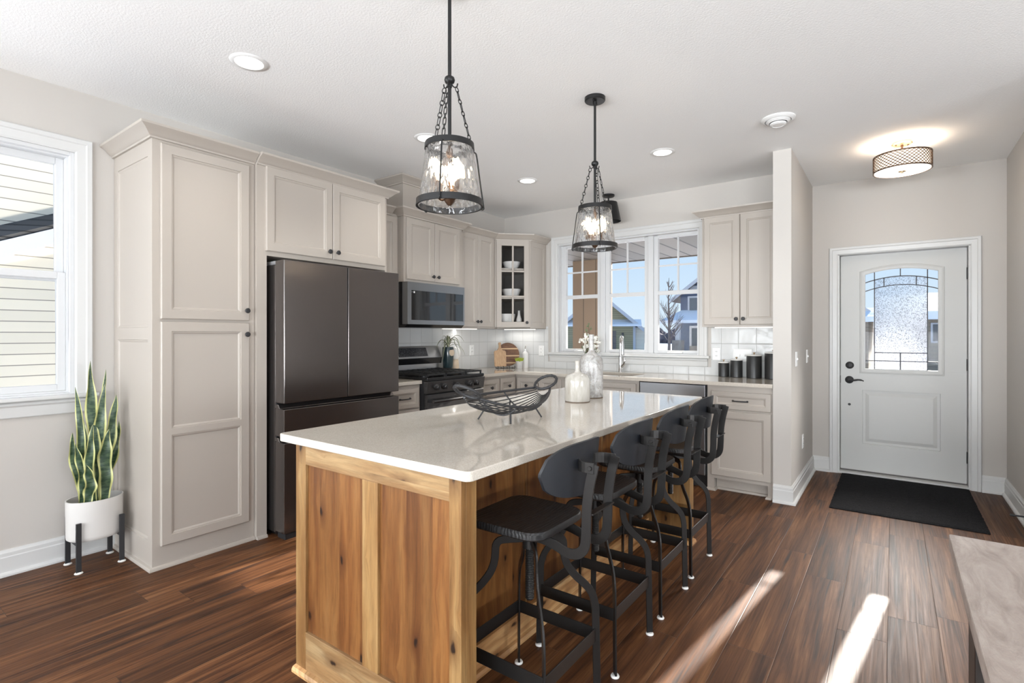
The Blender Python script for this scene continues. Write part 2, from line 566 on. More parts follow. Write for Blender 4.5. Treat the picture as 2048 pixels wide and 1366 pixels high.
def vase_mats():
    m, nt, b = newmat('cream_glaze')
    n = noise(nt, worldpos(nt, (1, 1, .25)), 38, 4)
    nt.links.new(ramp(nt, n.outputs[0], ((.3, (.40, .37, .32)), (.5, (.50, .475, .43)), (.7, (.57, .55, .52)))), b.inputs['Base Color'])
    b.inputs['Roughness'].default_value = .15
    bump(nt, b, n.outputs[0], .2, .003)
    m, nt, b = newmat('speckled_glaze')
    v = worldpos(nt)
    n = noise(nt, v, 26, 4, .6, .6)
    n2 = noise(nt, v, 120, 2)
    c = ramp(nt, n.outputs[0], ((.32, (.26, .245, .23)), (.5, (.40, .39, .375)), (.66, (.54, .53, .52))))
    c = mixc(nt, ramp(nt, n2.outputs[0], ((.60, 0.0), (.68, .7))), c, (.30, .24, .19))
    nt.links.new(c, b.inputs['Base Color'])
    b.inputs['Roughness'].default_value = .25
    bump(nt, b, n.outputs[0], .5, .004)
vase_mats()

def leaf_mat(name, dark, mid, edge, e0=.32, e1=.40, band=70.0):
    m, nt, b = newmat(name)
    t = nt.nodes.new('ShaderNodeUVMap')
    s = nt.nodes.new('ShaderNodeSeparateXYZ')
    nt.links.new(t.outputs[0], s.inputs[0])
    off = math_(nt, 'ABSOLUTE', math_(nt, 'SUBTRACT', s.outputs[0], .5))
    n = noise(nt, worldpos(nt, (1, 1, 1)), 45, 3)
    off = math_(nt, 'ADD', off, math_(nt, 'MULTIPLY', math_(nt, 'SUBTRACT', n.outputs[0], .5), .05))
    nb = noise(nt, worldpos(nt, (.35, .35, 1)), band, 2, .5, .4)
    c = mixc(nt, ramp(nt, nb.outputs[0], ((.42, 0.0), (.58, 1.0))), dark, mid)
    c = mixc(nt, ramp(nt, off, ((e0, 0.0), (e1, 1.0))), c, edge)
    nt.links.new(c, b.inputs['Base Color'])
    b.inputs['Roughness'].default_value = .38
leaf_mat('snake_leaf', (.016, .045, .022), (.055, .095, .045), (.55, .55, .22))
leaf_mat('spider_leaf', (.03, .05, .02), (.07, .10, .045), (.55, .56, .40), .18, .24, 20)

def board_mats():
    m, nt, b = newmat('acacia_round')
    g = nt.nodes.new('ShaderNodeNewGeometry')
    s = nt.nodes.new('ShaderNodeSeparateXYZ')
    nt.links.new(g.outputs['Position'], s.inputs[0])
    f = math_(nt, 'FRACT', math_(nt, 'DIVIDE', math_(nt, 'ADD', s.outputs[2], .015), .083))
    n = noise(nt, worldpos(nt, (6, 6, 60)), 3, 4)
    c = ramp(nt, n.outputs[0], ((.3, (.085, .036, .017)), (.6, (.19, .088, .042))))
    c = mixc(nt, ramp(nt, f, ((.80, 0.0), (.84, 1.0))), c, (.62, .42, .24))
    nt.links.new(c, b.inputs['Base Color'])
    b.inputs['Roughness'].default_value = .45
    m, nt, b = newmat('maple_board')
    n = noise(nt, worldpos(nt, (60, 60, 5)), 2, 4)
    c = ramp(nt, n.outputs[0], ((.3, (.42, .25, .13)), (.6, (.58, .38, .22))))
    nt.links.new(c, b.inputs['Base Color'])
    b.inputs['Roughness'].default_value = .5
board_mats()

def display_mat():
    m, nt, b = newmat('control_display')
    n = noise(nt, worldpos(nt), 160, 2)
    c = ramp(nt, n.outputs[0], ((.55, (.03, .03, .035)), (.66, (.16, .17, .18))))
    nt.links.new(c, b.inputs['Base Color'])
    b.inputs['Roughness'].default_value = .15
display_mat()

# ------------------------------------------------------------------ mesh helpers
def V3(*a):
    return Vector(a)

class MB:
    def __init__(self):
        self.v, self.f, self.uv = [], [], {}
    def add(self, vs, fs):
        o = len(self.v)
        self.v += [tuple(x) for x in vs]
        self.f += [tuple(i + o for i in f) for f in fs]
        return o
    def box(self, x0, x1, y0, y1, z0, z1):
        x0, x1 = sorted((x0, x1)); y0, y1 = sorted((y0, y1)); z0, z1 = sorted((z0, z1))
        self.add([(x0, y0, z0), (x1, y0, z0), (x1, y1, z0), (x0, y1, z0), (x0, y0, z1), (x1, y0, z1), (x1, y1, z1), (x0, y1, z1)],
                 [(0, 3, 2, 1), (4, 5, 6, 7), (0, 1, 5, 4), (1, 2, 6, 5), (2, 3, 7, 6), (3, 0, 4, 7)])
        return self
    def prism(self, pts, z0, z1):
        n = len(pts)
        self.add([(x, y, z0) for x, y in pts] + [(x, y, z1) for x, y in pts],
                 [tuple(range(n - 1, -1, -1)), tuple(range(n, 2 * n))] + [(i, (i + 1) % n, n + (i + 1) % n, n + i) for i in range(n)])
        return self
    def hexa(self, a, b):
        """solid between two quads a, b (4 points each)"""
        self.add(list(a) + list(b), [(3, 2, 1, 0), (4, 5, 6, 7), (0, 1, 5, 4), (1, 2, 6, 5), (2, 3, 7, 6), (3, 0, 4, 7)])
        return self
    def lathe(self, prof, c=(0, 0, 0), axis=(0, 0, 1), n=32, sx=1.0, sy=1.0, closed=False):
        """prof: list of (r, h) along axis from c"""
        ax = Vector(axis).normalized()
        if abs(ax.z) > .99:
            u, w = V3(1, 0, 0), V3(0, 1, 0)
        else:
            u = ax.cross(V3(0, 0, 1)).normalized()
            w = ax.cross(u)
        c = Vector(c)
        vs, fs = [], []
        for r, h in prof:
            for k in range(n):
                t = 2 * PI * k / n
                vs.append(c + ax * h + u * (r * sx * math.cos(t)) + w * (r * sy * math.sin(t)))
        m = len(prof)
        for i in range(m if closed else m - 1):
            for k in range(n):
                a, b_ = i * n + k, i * n + (k + 1) % n
                j = ((i + 1) % m) * n
                fs.append((a, b_, j + (k + 1) % n, j + k))
        if not closed:
            if prof[0][0] > 1e-6: fs.append(tuple(range(n - 1, -1, -1)))
            if prof[-1][0] > 1e-6: fs.append(tuple(range((m - 1) * n, m * n)))
        self.add(vs, fs)
        return self
    def cyl(self, p0, p1, r0, r1=None, n=20):
        p0, p1 = Vector(p0), Vector(p1)
        d = p1 - p0
        return self.lathe([(r0, 0), (r0 if r1 is None else r1, d.length)], p0, d, n)
    def tube(self, path, r, n=8, closed=False):
        P = [Vector(p) for p in path]
        m = len(P)
        rr = r if isinstance(r, (list, tuple)) else [r] * m
        def tan(i):
            if closed: return (P[(i + 1) % m] - P[i - 1]).normalized()
            return (P[min(i + 1, m - 1)] - P[max(i - 1, 0)]).normalized()
        t0 = tan(0)
        up = V3(0, 0, 1) if abs(t0.z) < .9 else V3(1, 0, 0)
        nrm = (up - t0 * up.dot(t0)).normalized()
        vs, fs = [], []
        for i in range(m):
            t = tan(i)
            nrm = (nrm - t * nrm.dot(t)).normalized()
            b = t.cross(nrm)
            for k in range(n):
                a = 2 * PI * k / n
                vs.append(P[i] + nrm * (rr[i] * math.cos(a)) + b * (rr[i] * math.sin(a)))
        for i in range(m if closed else m - 1):
            j = (i + 1) % m
            for k in range(n):
                fs.append((i * n + k, i * n + (k + 1) % n, j * n + (k + 1) % n, j * n + k))
        if not closed:
            fs.append(tuple(range(n - 1, -1, -1)))
            fs.append(tuple(range((m - 1) * n, m * n)))
        self.add(vs, fs)
        return self
    def flatbar(self, path, w, t, side, closed=False):
        """flat bar: width w lies in the path's plane, thickness t along side"""
        P = [Vector(p) for p in path]
        m = len(P)
        sd = Vector(side).normalized()
        vs, fs = [], []
        for i in range(m):
            if closed:
                a, b_ = P[i] - P[i - 1], P[(i + 1) % m] - P[i]
            else:
                a = P[i] - P[i - 1] if i else P[1] - P[0]
                b_ = P[i + 1] - P[i] if i < m - 1 else P[-1] - P[-2]
            a, b_ = a.normalized(), b_.normalized()
            tg = (a + b_).normalized()
            nn = sd.cross(tg).normalized()
            k = min(1.6, 1 / max(.3, tg.dot(a)))
            for q in ((-1, -1), (1, -1), (1, 1), (-1, 1)):
                vs.append(P[i] + nn * (q[0] * w / 2 * k) + sd * (q[1] * t / 2))
        for i in range(m if closed else m - 1):
            j = (i + 1) % m
            for k in range(4):
                fs.append((i * 4 + k, i * 4 + (k + 1) % 4, j * 4 + (k + 1) % 4, j * 4 + k))
        if not closed:
            fs.append((3, 2, 1, 0))
            fs.append(tuple(range(m * 4 - 4, m * 4)))
        self.add(vs, fs)
        return self
    def sweep(self, path, prof, mp=None, closed=False, d0=None, d1=None):
        """mitred moulding: path 2-D points, prof (d, h): d to the right of travel, h along the map's third axis"""
        mp = mp or (lambda x, y, h: (x, y, h))
        P = [Vector((p[0], p[1])) for p in path]
        m, q = len(P), len(prof)
        vs, fs = [], []
        for i in range(m):
            if closed:
                a, b_ = P[i] - P[i - 1], P[(i + 1) % m] - P[i]
            else:
                a = P[i] - P[i - 1] if i else (Vector(d0) if d0 else P[1] - P[0])
                b_ = P[i + 1] - P[i] if i < m - 1 else (Vector(d1) if d1 else P[-1] - P[-2])
            a, b_ = a.normalized(), b_.normalized()
            na, nb = Vector((a.y, -a.x)), Vector((b_.y, -b_.x))
            mt = (na + nb)
            mt = mt / max(.15, mt.dot(na))
            for d, h in prof:
                vs.append(mp(P[i].x + mt.x * d, P[i].y + mt.y * d, h))
        for i in range(m if closed else m - 1):
            j = (i + 1) % m
            for k in range(q):
                fs.append((i * q + k, i * q + (k + 1) % q, j * q + (k + 1) % q, j * q + k))
        if not closed:
            fs.append(tuple(range(q - 1, -1, -1)))
            fs.append(tuple(range((m - 1) * q, m * q)))
        self.add(vs, fs)
        return self
    def framed(self, o, U, N, w, h, t, ops, depth=.012, cham=.004, V=(0, 0, 1), step=.005, bev=.016):
        """panel of w x h x t at corner o, with recessed moulded panels ops = [(u0,u1,v0,v1), ...]"""
        o, U, V, N = Vector(o), Vector(U).normalized(), Vector(V).normalized(), Vector(N).normalized()
        p = lambda u, v, n: o + U * u + V * v + N * n
        c = cham
        us = sorted({c, w - c, *[x for q in ops for x in q[:2]]})
        vv = sorted({c, h - c, *[x for q in ops for x in q[2:]]})
        for i in range(len(us) - 1):
            for j in range(len(vv) - 1):
                mu, mv = (us[i] + us[i + 1]) / 2, (vv[j] + vv[j + 1]) / 2
                if any(q[0] < mu < q[1] and q[2] < mv < q[3] for q in ops):
                    continue
                self.add([p(us[i], vv[j], t), p(us[i + 1], vv[j], t), p(us[i + 1], vv[j + 1], t), p(us[i], vv[j + 1], t)], [(0, 1, 2, 3)])
        def rect(u0, u1, v0, v1, n):
            return [p(u0, v0, n), p(u1, v0, n), p(u1, v1, n), p(u0, v1, n)]
        def loft(rs):
            vs = [x for r in rs for x in r]
            fs = [(4 * i + k, 4 * i + (k + 1) % 4, 4 * i + 4 + (k + 1) % 4, 4 * i + 4 + k) for i in range(len(rs) - 1) for k in range(4)]
            self.add(vs, fs)
        loft([rect(0, w, 0, h, 0), rect(0, w, 0, h, t - c), rect(c, w - c, c, h - c, t)])
        self.add(rect(0, w, 0, h, 0), [(3, 2, 1, 0)])
        for u0, u1, v0, v1 in ops:
            R = lambda i, n: rect(u0 + i, u1 - i, v0 + i, v1 - i, n)
            e = min(bev, .3 * min(u1 - u0, v1 - v0))
            loft([R(0, t), R(.002, t - step), R(e * .45, t - step), R(e, t - depth)])
            self.add(R(e, t - depth), [(0, 1, 2, 3)])
        return self
    def build(self, name, mat, parent=None, smooth=None, bevel=0.0, seg=2, label=None, weld=True):
        me = bpy.data.meshes.new(name)
        base = Vector((0, 0, 0))
        if parent is not None:
            q = parent
            while q is not None:
                base += q.location
                q = q.parent
        elif self.v:
            xs, ys, zs = zip(*self.v)
            base = V3((min(xs) + max(xs)) / 2, (min(ys) + max(ys)) / 2, min(zs))
        me.from_pydata([tuple(Vector(x) - base) for x in self.v], [], self.f)
        if self.uv:
            ul = me.uv_layers.new(name='UVMap')
            for lp in me.loops:
                ul.data[lp.index].uv = self.uv.get(lp.vertex_index, (.5, 0))
        bm = bmesh.new()
        bm.from_mesh(me)
        if weld and not self.uv:
            bmesh.ops.remove_doubles(bm, verts=bm.verts, dist=1e-5)
        bmesh.ops.recalc_face_normals(bm, faces=bm.faces)
        bm.to_mesh(me)
        bm.free()
        me.materials.append(MATS[mat])
        o = bpy.data.objects.new(name, me)
        COL.objects.link(o)
        if parent is not None:
            o.parent = parent
        else:
            o.location = base
        if smooth is not None:
            for pl in me.polygons:
                pl.use_smooth = True
            me.set_sharp_from_angle(angle=math.radians(smooth))
        if bevel:
            md = o.modifiers.new('bevel', 'BEVEL')
            md.width = bevel
            md.segments = seg
            md.limit_method = 'ANGLE'
            md.angle_limit = math.radians(40)
        if label:
            o['label'] = label
        return o

def tag(o, label=None, cat=None, group=None, kind=None):
    if label: o['label'] = label
    if cat: o['category'] = cat
    if group: o['group'] = group
    if kind: o['kind'] = kind
    return o

def thing(name, label, cat, loc=(0, 0, 0), group=None, kind=None):
    o = bpy.data.objects.new(name, None)
    o.empty_display_size = .1
    o.location = loc
    COL.objects.link(o)
    return tag(o, label, cat, group, kind)

def copy_tree(o, parent=None):
    c = o.copy()
    COL.objects.link(c)
    if parent is not None:
        c.parent = parent
    for ch in list(o.children):
        copy_tree(ch, c)
    return c

def struct(mb, name, mat, **k):
    return tag(mb.build(name, mat, **k), kind='structure')

def bez(p0, p1, p2, p3, n=10):
    p0, p1, p2, p3 = map(Vector, (p0, p1, p2, p3))
    return [p0 * (1 - t) ** 3 + p1 * 3 * t * (1 - t) ** 2 + p2 * 3 * t * t * (1 - t) + p3 * t ** 3 for t in [i / n for i in range(n + 1)]]

def smoothpath(pts, n=6):
    """Catmull-Rom through the points"""
    P = [Vector(p) for p in pts]
    Q = [P[0] * 2 - P[1]] + P + [P[-1] * 2 - P[-2]]
    out = []
    for i in range(1, len(Q) - 2):
        a, b_, c, d = Q[i - 1:i + 3]
        for k in range(n):
            t = k / n
            out.append(.5 * ((2 * b_) + (c - a) * t + (2 * a - 5 * b_ + 4 * c - d) * t * t + (3 * b_ - a - 3 * c + d) * t ** 3))
    return out + [P[-1]]

def roundpath(pts, r, n=5):
    """polyline with rounded corners"""
    P = [Vector(p) for p in pts]
    out = [P[0]]
    for i in range(1, len(P) - 1):
        a, b_ = (P[i - 1] - P[i]), (P[i + 1] - P[i])
        k = min(r, a.length * .49, b_.length * .49)
        s, e = P[i] + a.normalized() * k, P[i] + b_.normalized() * k
        for j in range(n + 1):
            t = j / n
            out.append(s * (1 - t) ** 2 + P[i] * 2 * t * (1 - t) + e * t * t)
    return out + [P[-1]]

# ------------------------------------------------------------------ room shell
XL, YB, XP, YE, XR, HC = -3.88, 5.13, -.632, 5.79, .745, 2.74
PF = 4.49           # front of the partition

struct(MB().box(-4.02, 5.2, -3.75, 5.95, -.08, 0), 'floor', 'plank_floor')
struct(MB().box(-4.02, 5.2, -3.75, 5.95, HC, HC + .1), 'ceiling', 'ceiling_paint')

def wall_cells(mb, u0, u1, z0, z1, holes, put):
    us = sorted({u0, u1, *[h[0] for h in holes], *[h[1] for h in holes]})
    zs = sorted({z0, z1, *[h[2] for h in holes], *[h[3] for h in holes]})
    for i in range(len(us) - 1):
        for j in range(len(zs) - 1):
            mu, mz = (us[i] + us[i + 1]) / 2, (zs[j] + zs[j + 1]) / 2
            if any(h[0] < mu < h[1] and h[2] < mz < h[3] for h in holes):
                continue
            put(us[i], us[i + 1], zs[j], zs[j + 1])
    return mb

LW = (-.05, .94, .955, 2.372)         # left window opening  Y0 Y1 z0 z1
KW = (-3.108, -1.517, 1.10, 2.34)     # kitchen window opening X0 X1 z0 z1
DR = (-.43, .532, 0.0, 2.072)         # front door opening
b = MB(); wall_cells(b, -3.75, YB + .16, 0, HC, [LW, (-2.85, -1.15, .78, 2.25)], lambda a, c, z0, z1: b.box(XL - .14, XL, a, c, z0, z1))
struct(b, 'wall_left', 'wall_paint')
b = MB(); wall_cells(b, XL, -.76, 0, HC, [KW], lambda a, c, z0, z1: b.box(a, c, YB, YB + .16, z0, z1))
struct(b, 'wall_back', 'wall_paint')
struct(MB().box(-.76, XP, PF, YE + .16, 0, HC), 'wall_partition', 'wall_paint')
b = MB(); wall_cells(b, XP, XR + .14, 0, HC, [DR], lambda a, c, z0, z1: b.box(a, c, YE, YE + .16, z0, z1))
struct(b, 'wall_entry', 'wall_paint')
struct(MB().box(XR, XR + .14, 3.9, YE, 0, HC), 'wall_right', 'wall_paint')
struct(MB().box(XR + .14, 5.2, 3.9, 4.04, 0, HC), 'wall_living', 'wall_paint')
b = MB(); wall_cells(b, -3.75, 3.9, 0, HC, [(-1.1, 1.5, .45, 2.35)], lambda a, c, z0, z1: b.box(5.06, 5.2, a, c, z0, z1))
struct(b, 'wall_side', 'wall_paint')
b = MB(); wall_cells(b, XL, 5.06, 0, HC, [(x0, x1, .5, 2.4) for x0, x1 in REAR_X], lambda a, c, z0, z1: b.box(a, c, -3.75, -3.61, z0, z1))
struct(b, 'wall_rear', 'wall_paint')

# tiled splashback on the two kitchen walls
b = MB()
b.box(XL, XL + .008, 2.76, YB, .915, 1.40)
struct(b, 'wall_tiles_left', 'glazed_tile')
b = MB()
b.box(XL + .008, -3.24, YB - .008, YB, .915, 1.40)
b.box(-3.24, -1.40, YB - .008, YB, .915, .995)
b.box(-1.40, -.76, YB - .008, YB, .915, 1.40)
struct(b, 'wall_tiles_back', 'glazed_tile')

BASE = [(0, 0), (.016, 0), (.016, .098), (.013, .104), (.013, .122), (.008, .130), (.006, .138), (0, .138)]
SHOE = [(.016, 0), (.033, 0), (.033, .010), (.028, .018), (.016, .022)]
def skirting(name, path):
    b = MB(); b.sweep(path, BASE); b.sweep(path, SHOE)
    struct(b, name, 'white_trim', smooth=25)
skirting('baseboard_left', [(XL, -3.6), (XL, 1.142)])
skirting('baseboard_partition', [(-.758, PF), (XP, PF), (XP, YE), (-.487, YE)])
skirting('baseboard_right', [(.592, YE), (XR, YE), (XR, 3.9)])

# casings
CAS = [(0, 0), (.0, .012), (.010, .016), (.050, .018), (.056, .024), (.078, .024), (.084, .018), (.084, 0)]
def casing(name, path, mp, prof=CAS):
    b = MB(); b.sweep(path, prof, mp)
    return b

# ------------------------------------------------------------------ window 1 (left wall)
w1 = thing('window_1', 'white double-hung window at the left with siding beyond', 'window', (XL, .445, .955), kind='structure')
casing('c', [(LW[1], LW[2]), (LW[1], LW[3]), (LW[0], LW[3]), (LW[0], LW[2])], lambda u, v, h: (XL + h, u, v)).build('casing', 'white_trim', w1)
b = MB()
for a, c, z0, z1 in ((LW[0], LW[0] + .02, LW[2], LW[3]), (LW[1] - .02, LW[1], LW[2], LW[3]), (LW[0] + .02, LW[1] - .02, LW[3] - .02, LW[3]), (LW[0] + .02, LW[1] - .02, LW[2], LW[2] + .012)):
    b.box(XL - .14, XL, a, c, z0, z1)
b.build('jamb', 'window_white', w1, bevel=.002)
b = MB(); b.box(XL - .06, XL + .045, LW[0] - .11, LW[1] + .11, LW[2] - .018, LW[2] + .004)
b.build('sill', 'white_trim', w1, bevel=.005)
b = MB(); b.sweep([(LW[1] + .085, LW[2] - .018), (LW[0] - .085, LW[2] - .018)], [(0, 0), (0, .012), (-.010, .024), (-.020, .030), (-.030, .022), (-.085, .016), (-.090, .012), (-.090, 0)], lambda u, v, h: (XL + h, u, v))
b.build('apron', 'white_trim', w1)
def sash_left(x, z0, z1, name):
    y0, y1 = LW[0] + .03, LW[1] - .03
    b = MB(); R = .038
    b.box(x - .018, x + .018, y0, y0 + R, z0, z1); b.box(x - .018, x + .018, y1 - R, y1, z0, z1)
    b.box(x - .018, x + .018, y0 + R, y1 - R, z0, z0 + R); b.box(x - .018, x + .018, y0 + R, y1 - R, z1 - R, z1)
    s = b.build(name, 'window_white', w1, bevel=.003)
    g = MB(); g.box(x - .003, x + .003, y0 + R, y1 - R, z0 + R, z1 - R)
    g.build('pane', 'clear_pane', s)
b = MB()
for y0, y1 in ((LW[0] + .02, LW[0] + .03), (LW[1] - .03, LW[1] - .02)):
    b.box(XL - .12, XL - .03, y0, y1, LW[2] + .022, LW[3] - .03)
b.box(XL - .12, XL - .03, LW[0] + .02, LW[1] - .02, LW[3] - .03, LW[3] - .02)
b.box(XL - .12, XL - .03, LW[0] + .02, LW[1] - .02, LW[2] + .012, LW[2] + .022)
b.build('frame', 'window_white', w1)
sash_left(XL - .098, 1.62, LW[3] - .03, 'upper_sash')
sash_left(XL - .058, LW[2] + .022, 1.668, 'lower_sash')

# ------------------------------------------------------------------ window 2 (kitchen)
w2 = thing('window_2', 'triple white kitchen window with grilles above the sink', 'window', ((KW[0] + KW[1]) / 2, YB, KW[2]), kind='structure')
mpb = lambda u, v, h: (u, YB - h, v)
casing('c', [(KW[0], KW[2]), (KW[0], KW[3]), (KW[1], KW[3]), (KW[1], KW[2])], mpb, [(-d, h) for d, h in CAS]).build('casing', 'white_trim', w2)
b = MB()
for a, c, z0, z1 in ((KW[0], KW[0] + .016, KW[2], KW[3]), (KW[1] - .016, KW[1], KW[2], KW[3]), (KW[0] + .016, KW[1] - .016, KW[3] - .016, KW[3]), (KW[0] + .016, KW[1] - .016, KW[2], KW[2] + .014)):
    b.box(a, c, YB, YB + .16, z0, z1)
b.build('jamb', 'window_white', w2, bevel=.002)
b = MB(); b.box(KW[0] - .125, KW[1] + .105, YB - .045, YB + .06, KW[2] - .022, KW[2] + .002)
b.build('sill', 'white_trim', w2, bevel=.005)
b = MB(); b.sweep([(KW[0] - .1, KW[2] - .022), (KW[1] + .085, KW[2] - .022)], [(0, 0), (0, .014), (.010, .028), (.020, .032), (.030, .022), (.075, .016), (.082, .012), (.082, 0)], mpb)
b.build('apron', 'white_trim', w2)
GX = ((-3.035, -2.634), (-2.489, -2.09), (-1.945, -1.546))
b = MB()
b.box(GX[0][1] + .045, GX[1][0] - .045, YB + .035, YB + .12, KW[2] + .014, KW[3] - .016)
b.box(GX[1][1] + .045, GX[2][0] - .045, YB + .035, YB + .12, KW[2] + .014, KW[3] - .016)
b.box(KW[0] + .016, GX[0][0] - .045, YB + .05, YB + .12, KW[2] + .014, KW[3] - .016)
b.build('mullion', 'window_white', w2, bevel=.003)
for k, (x0, x1) in enumerate(GX):
    y = YB + .08
    b = MB(); R = .045
    z0, z1 = 1.146, 2.292
    b.box(x0 - R, x0, y - .025, y + .02, z0 - .03, z1 + .03); b.box(x1, x1 + (R if k < 2 else .013), y - .025, y + .02, z0 - .03, z1 + .03)
    b.box(x0, x1, y - .025, y + .02, z0 - .03, z0); b.box(x0, x1, y - .025, y + .02, z1, z1 + .033)
    b.box(x0, x1, y - .025, y + .02, 1.712, 1.752)
    fr = b.build('sash', 'window_white', w2, bevel=.003)
    b = MB(); xm = (x0 + x1) / 2
    b.box(xm - .008, xm + .008, y - .008, y + .008, 1.752, z1); b.box(x0, x1, y - .0075, y + .0075, 2.002, 2.018)
    b.build('grille', 'window_white', fr)
    b = MB(); b.box(x0, x1, y - .003, y + .003, z0, 1.712); b.box(x0, x1, y - .003, y + .003, 1.752, z1)
    b.build('pane', 'clear_pane', fr)
    if k != 1:
        b = MB(); xc = xm + (-.02 if k else .0)
        b.box(xc - .075, xc + .075, y - .055, y - .025, 1.118, 1.132)
        b.tube(smoothpath([(xc - .05, y - .06, 1.133), (xc, y - .066, 1.138), (xc + .06, y - .06, 1.133)]), .006)
        b.build('crank_handle', 'vent_white', fr)

# ------------------------------------------------------------------ front door
d1 = thing('door_1', 'white front door with arched leaded glass', 'door', (.051, 5.875, 0), kind='structure')
DX0, DX1, DY0, DY1, DZ0, DZ1 = -.405, .507, 5.875, 5.92, .022, 2.05
CASD = [(d * .82, h) for d, h in CAS]
b = casing('c', [(-.422, 0), (-.422, 2.058), (.522, 2.058), (.522, 0)], lambda u, v, h: (u, YE - h, v), [(-d, h) for d, h in CASD])
b.build('casing', 'white_trim', d1)
b = MB()
b.box(DR[0], -.410, YE, YE + .16, 0, DR[3]); b.box(.512, DR[1], YE, YE + .16, 0, DR[3]); b.box(DR[0], DR[1], YE, YE + .16, 2.055, DR[3])
b.box(-.410, -.396, DY1 + .002, YE + .16, .02, 2.055); b.box(.498, .512, DY1 + .002, YE + .16, .02, 2.055)
b.build('jamb', 'white_trim', d1)
b = MB(); b.box(-.43, .532, YE - .012, YE + .16, 0, .018)
b.build('threshold', 'white_trim', d1, bevel=.003)
b = MB(); b.box(-.408, .510, 5.868, 5.93, .018, .030)
b.build('door_sweep', 'fascia_dark', d1)
GX0, GX1, GZ0, GZ1, GZT = -.218, .324, .980, 1.870, 1.912
def arch(x, e=0.0, lo=GZ1, hi=GZT):
    t = (x - (GX0 + GX1) / 2) / ((GX1 - GX0) / 2)
    return lo + (hi - lo) * (1 - t * t) + e
NA = 16
b = MB()
b.box(DX0, GX0, DY0, DY1, GZ0, DZ1); b.box(GX1, DX1, DY0, DY1, GZ0, DZ1)
for k in range(NA):
    xa, xb = GX0 + (GX1 - GX0) * k / NA, GX0 + (GX1 - GX0) * (k + 1) / NA
    b.hexa([(xa, DY0, arch(xa)), (xb, DY0, arch(xb)), (xb, DY0, DZ1), (xa, DY0, DZ1)], [(xa, DY1, arch(xa)), (xb, DY1, arch(xb)), (xb, DY1, DZ1), (xa, DY1, DZ1)])
b.framed((DX0, DY1, DZ0), (1, 0, 0), (0, -1, 0), DX1 - DX0, GZ0 - DZ0, DY1 - DY0, [(.172, .738, .262, .765)], depth=.006, cham=.0005, step=.014, bev=.05)
b.build('slab', 'door_paint', d1)
loop = [(GX0, GZ0), (GX0, GZ1)] + [(GX0 + (GX1 - GX0) * k / NA, arch(GX0 + (GX1 - GX0) * k / NA)) for k in range(1, NA)] + [(GX1, GZ1), (GX1, GZ0)]
b = MB(); b.sweep(loop, [(-.036, 0), (-.034, .010), (-.022, .014), (-.014, .010), (-.004, .012), (.006, .008), (.008, 0)], lambda u, v, h: (u, DY0 - h, v), closed=True)
b.build('glass_moulding', 'door_paint', d1, smooth=40)
A1 = lambda x: arch(x, 0, 1.788, 1.838)
A2 = lambda x: arch(x, 0, 1.708, 1.760)
LV, RV, MX = -.141, .245, .052
yg = 5.897
def strip(b, xs, top, bot, y0, y1):
    for xa, xb in zip(xs[:-1], xs[1:]):
        b.hexa([(xa, y0, bot(xa)), (xb, y0, bot(xb)), (xb, y0, top(xb)), (xa, y0, top(xa))], [(xa, y1, bot(xa)), (xb, y1, bot(xb)), (xb, y1, top(xb)), (xa, y1, top(xa))])
lin = lambda a, c, n: [a + (c - a) * k / n for k in range(n + 1)]
b = MB()
strip(b, lin(GX0, LV, 4), arch, lambda x: GZ0, yg - .003, yg + .003)
strip(b, lin(RV, GX1, 4), arch, lambda x: GZ0, yg - .003, yg + .003)
strip(b, lin(LV, RV, 10), arch, A1, yg - .003, yg + .003)
b.build('clear_bevelled_glass', 'clear_pane', d1)
# the obscure light: rough inner face
b = MB()
xs = lin(LV, RV, 10)
for xa, xb in zip(xs[:-1], xs[1:]):
    b.add([(xa, yg, GZ0), (xb, yg, GZ0), (xb, yg, A1(xb)), (xa, yg, A1(xa))], [(0, 1, 2, 3)])
b.build('obscure_glass', 'obscure_glass', d1)
b = MB()
def came(pts, w=.008):
    b.flatbar([(x, yg - .004, z) for x, z in pts], w, .010, (0, 1, 0))
came([(LV, GZ0), (LV, arch(LV))]); came([(RV, GZ0), (RV, arch(RV))])
came([(x, A1(x)) for x in lin(GX0, GX1, 16)], .009); came([(x, A2(x)) for x in lin(GX0, GX1, 16)])
came([(MX, A1(MX)), (MX, GZT)]); came([(-.069, A2(-.069)), (-.069, A1(-.069))]); came([(.167, A2(.167)), (.167, A1(.167))])
came([(LV, 1.139), (RV, 1.139)]); came([(GX0, 1.063), (GX1, 1.063)]); came([(MX, GZ0), (MX, 1.139)], .010)
b.build('lead_cames', 'lead_came', d1)
for z in (1.828, 1.046, .255):
    b = MB(); b.cyl((.512, 5.866, z - .05), (.512, 5.866, z + .05), .008); b.box(.505, .522, 5.868, 5.8765, z - .05, z + .05)
    b.build('hinge', 'matte_black', d1)
b = MB(); b.lathe([(.034, 0), (.034, .006), (.028, .012), (.018, .016), (.0, .018)], (-.333, DY0, 1.016), (0, -1, 0), 28)
b.box(-.337, -.329, DY0 - .032, DY0 - .012, 1.0, 1.032)
b.build('deadbolt', 'matte_black', d1, smooth=35)
b = MB(); b.lathe([(.035, 0), (.035, .006), (.028, .013), (.012, .018), (.011, .045), (0, .048)], (-.336, DY0, .878), (0, -1, 0), 28)
b.tube(smoothpath([(-.336, DY0 - .045, .878), (-.30, DY0 - .046, .876), (-.265, DY0 - .046, .882), (-.235, DY0 - .046, .879), (-.222, DY0 - .044, .872)]), [.009] * 6 + [.008] * 6 + [.007] * 6 + [.005] * 7)
b.build('lever_handle', 'matte_black', d1, smooth=40)
b = MB(); b.lathe([(.012, 0), (.011, .004), (0, .006)], (-.336, DY0, .645), (0, -1, 0), 16)
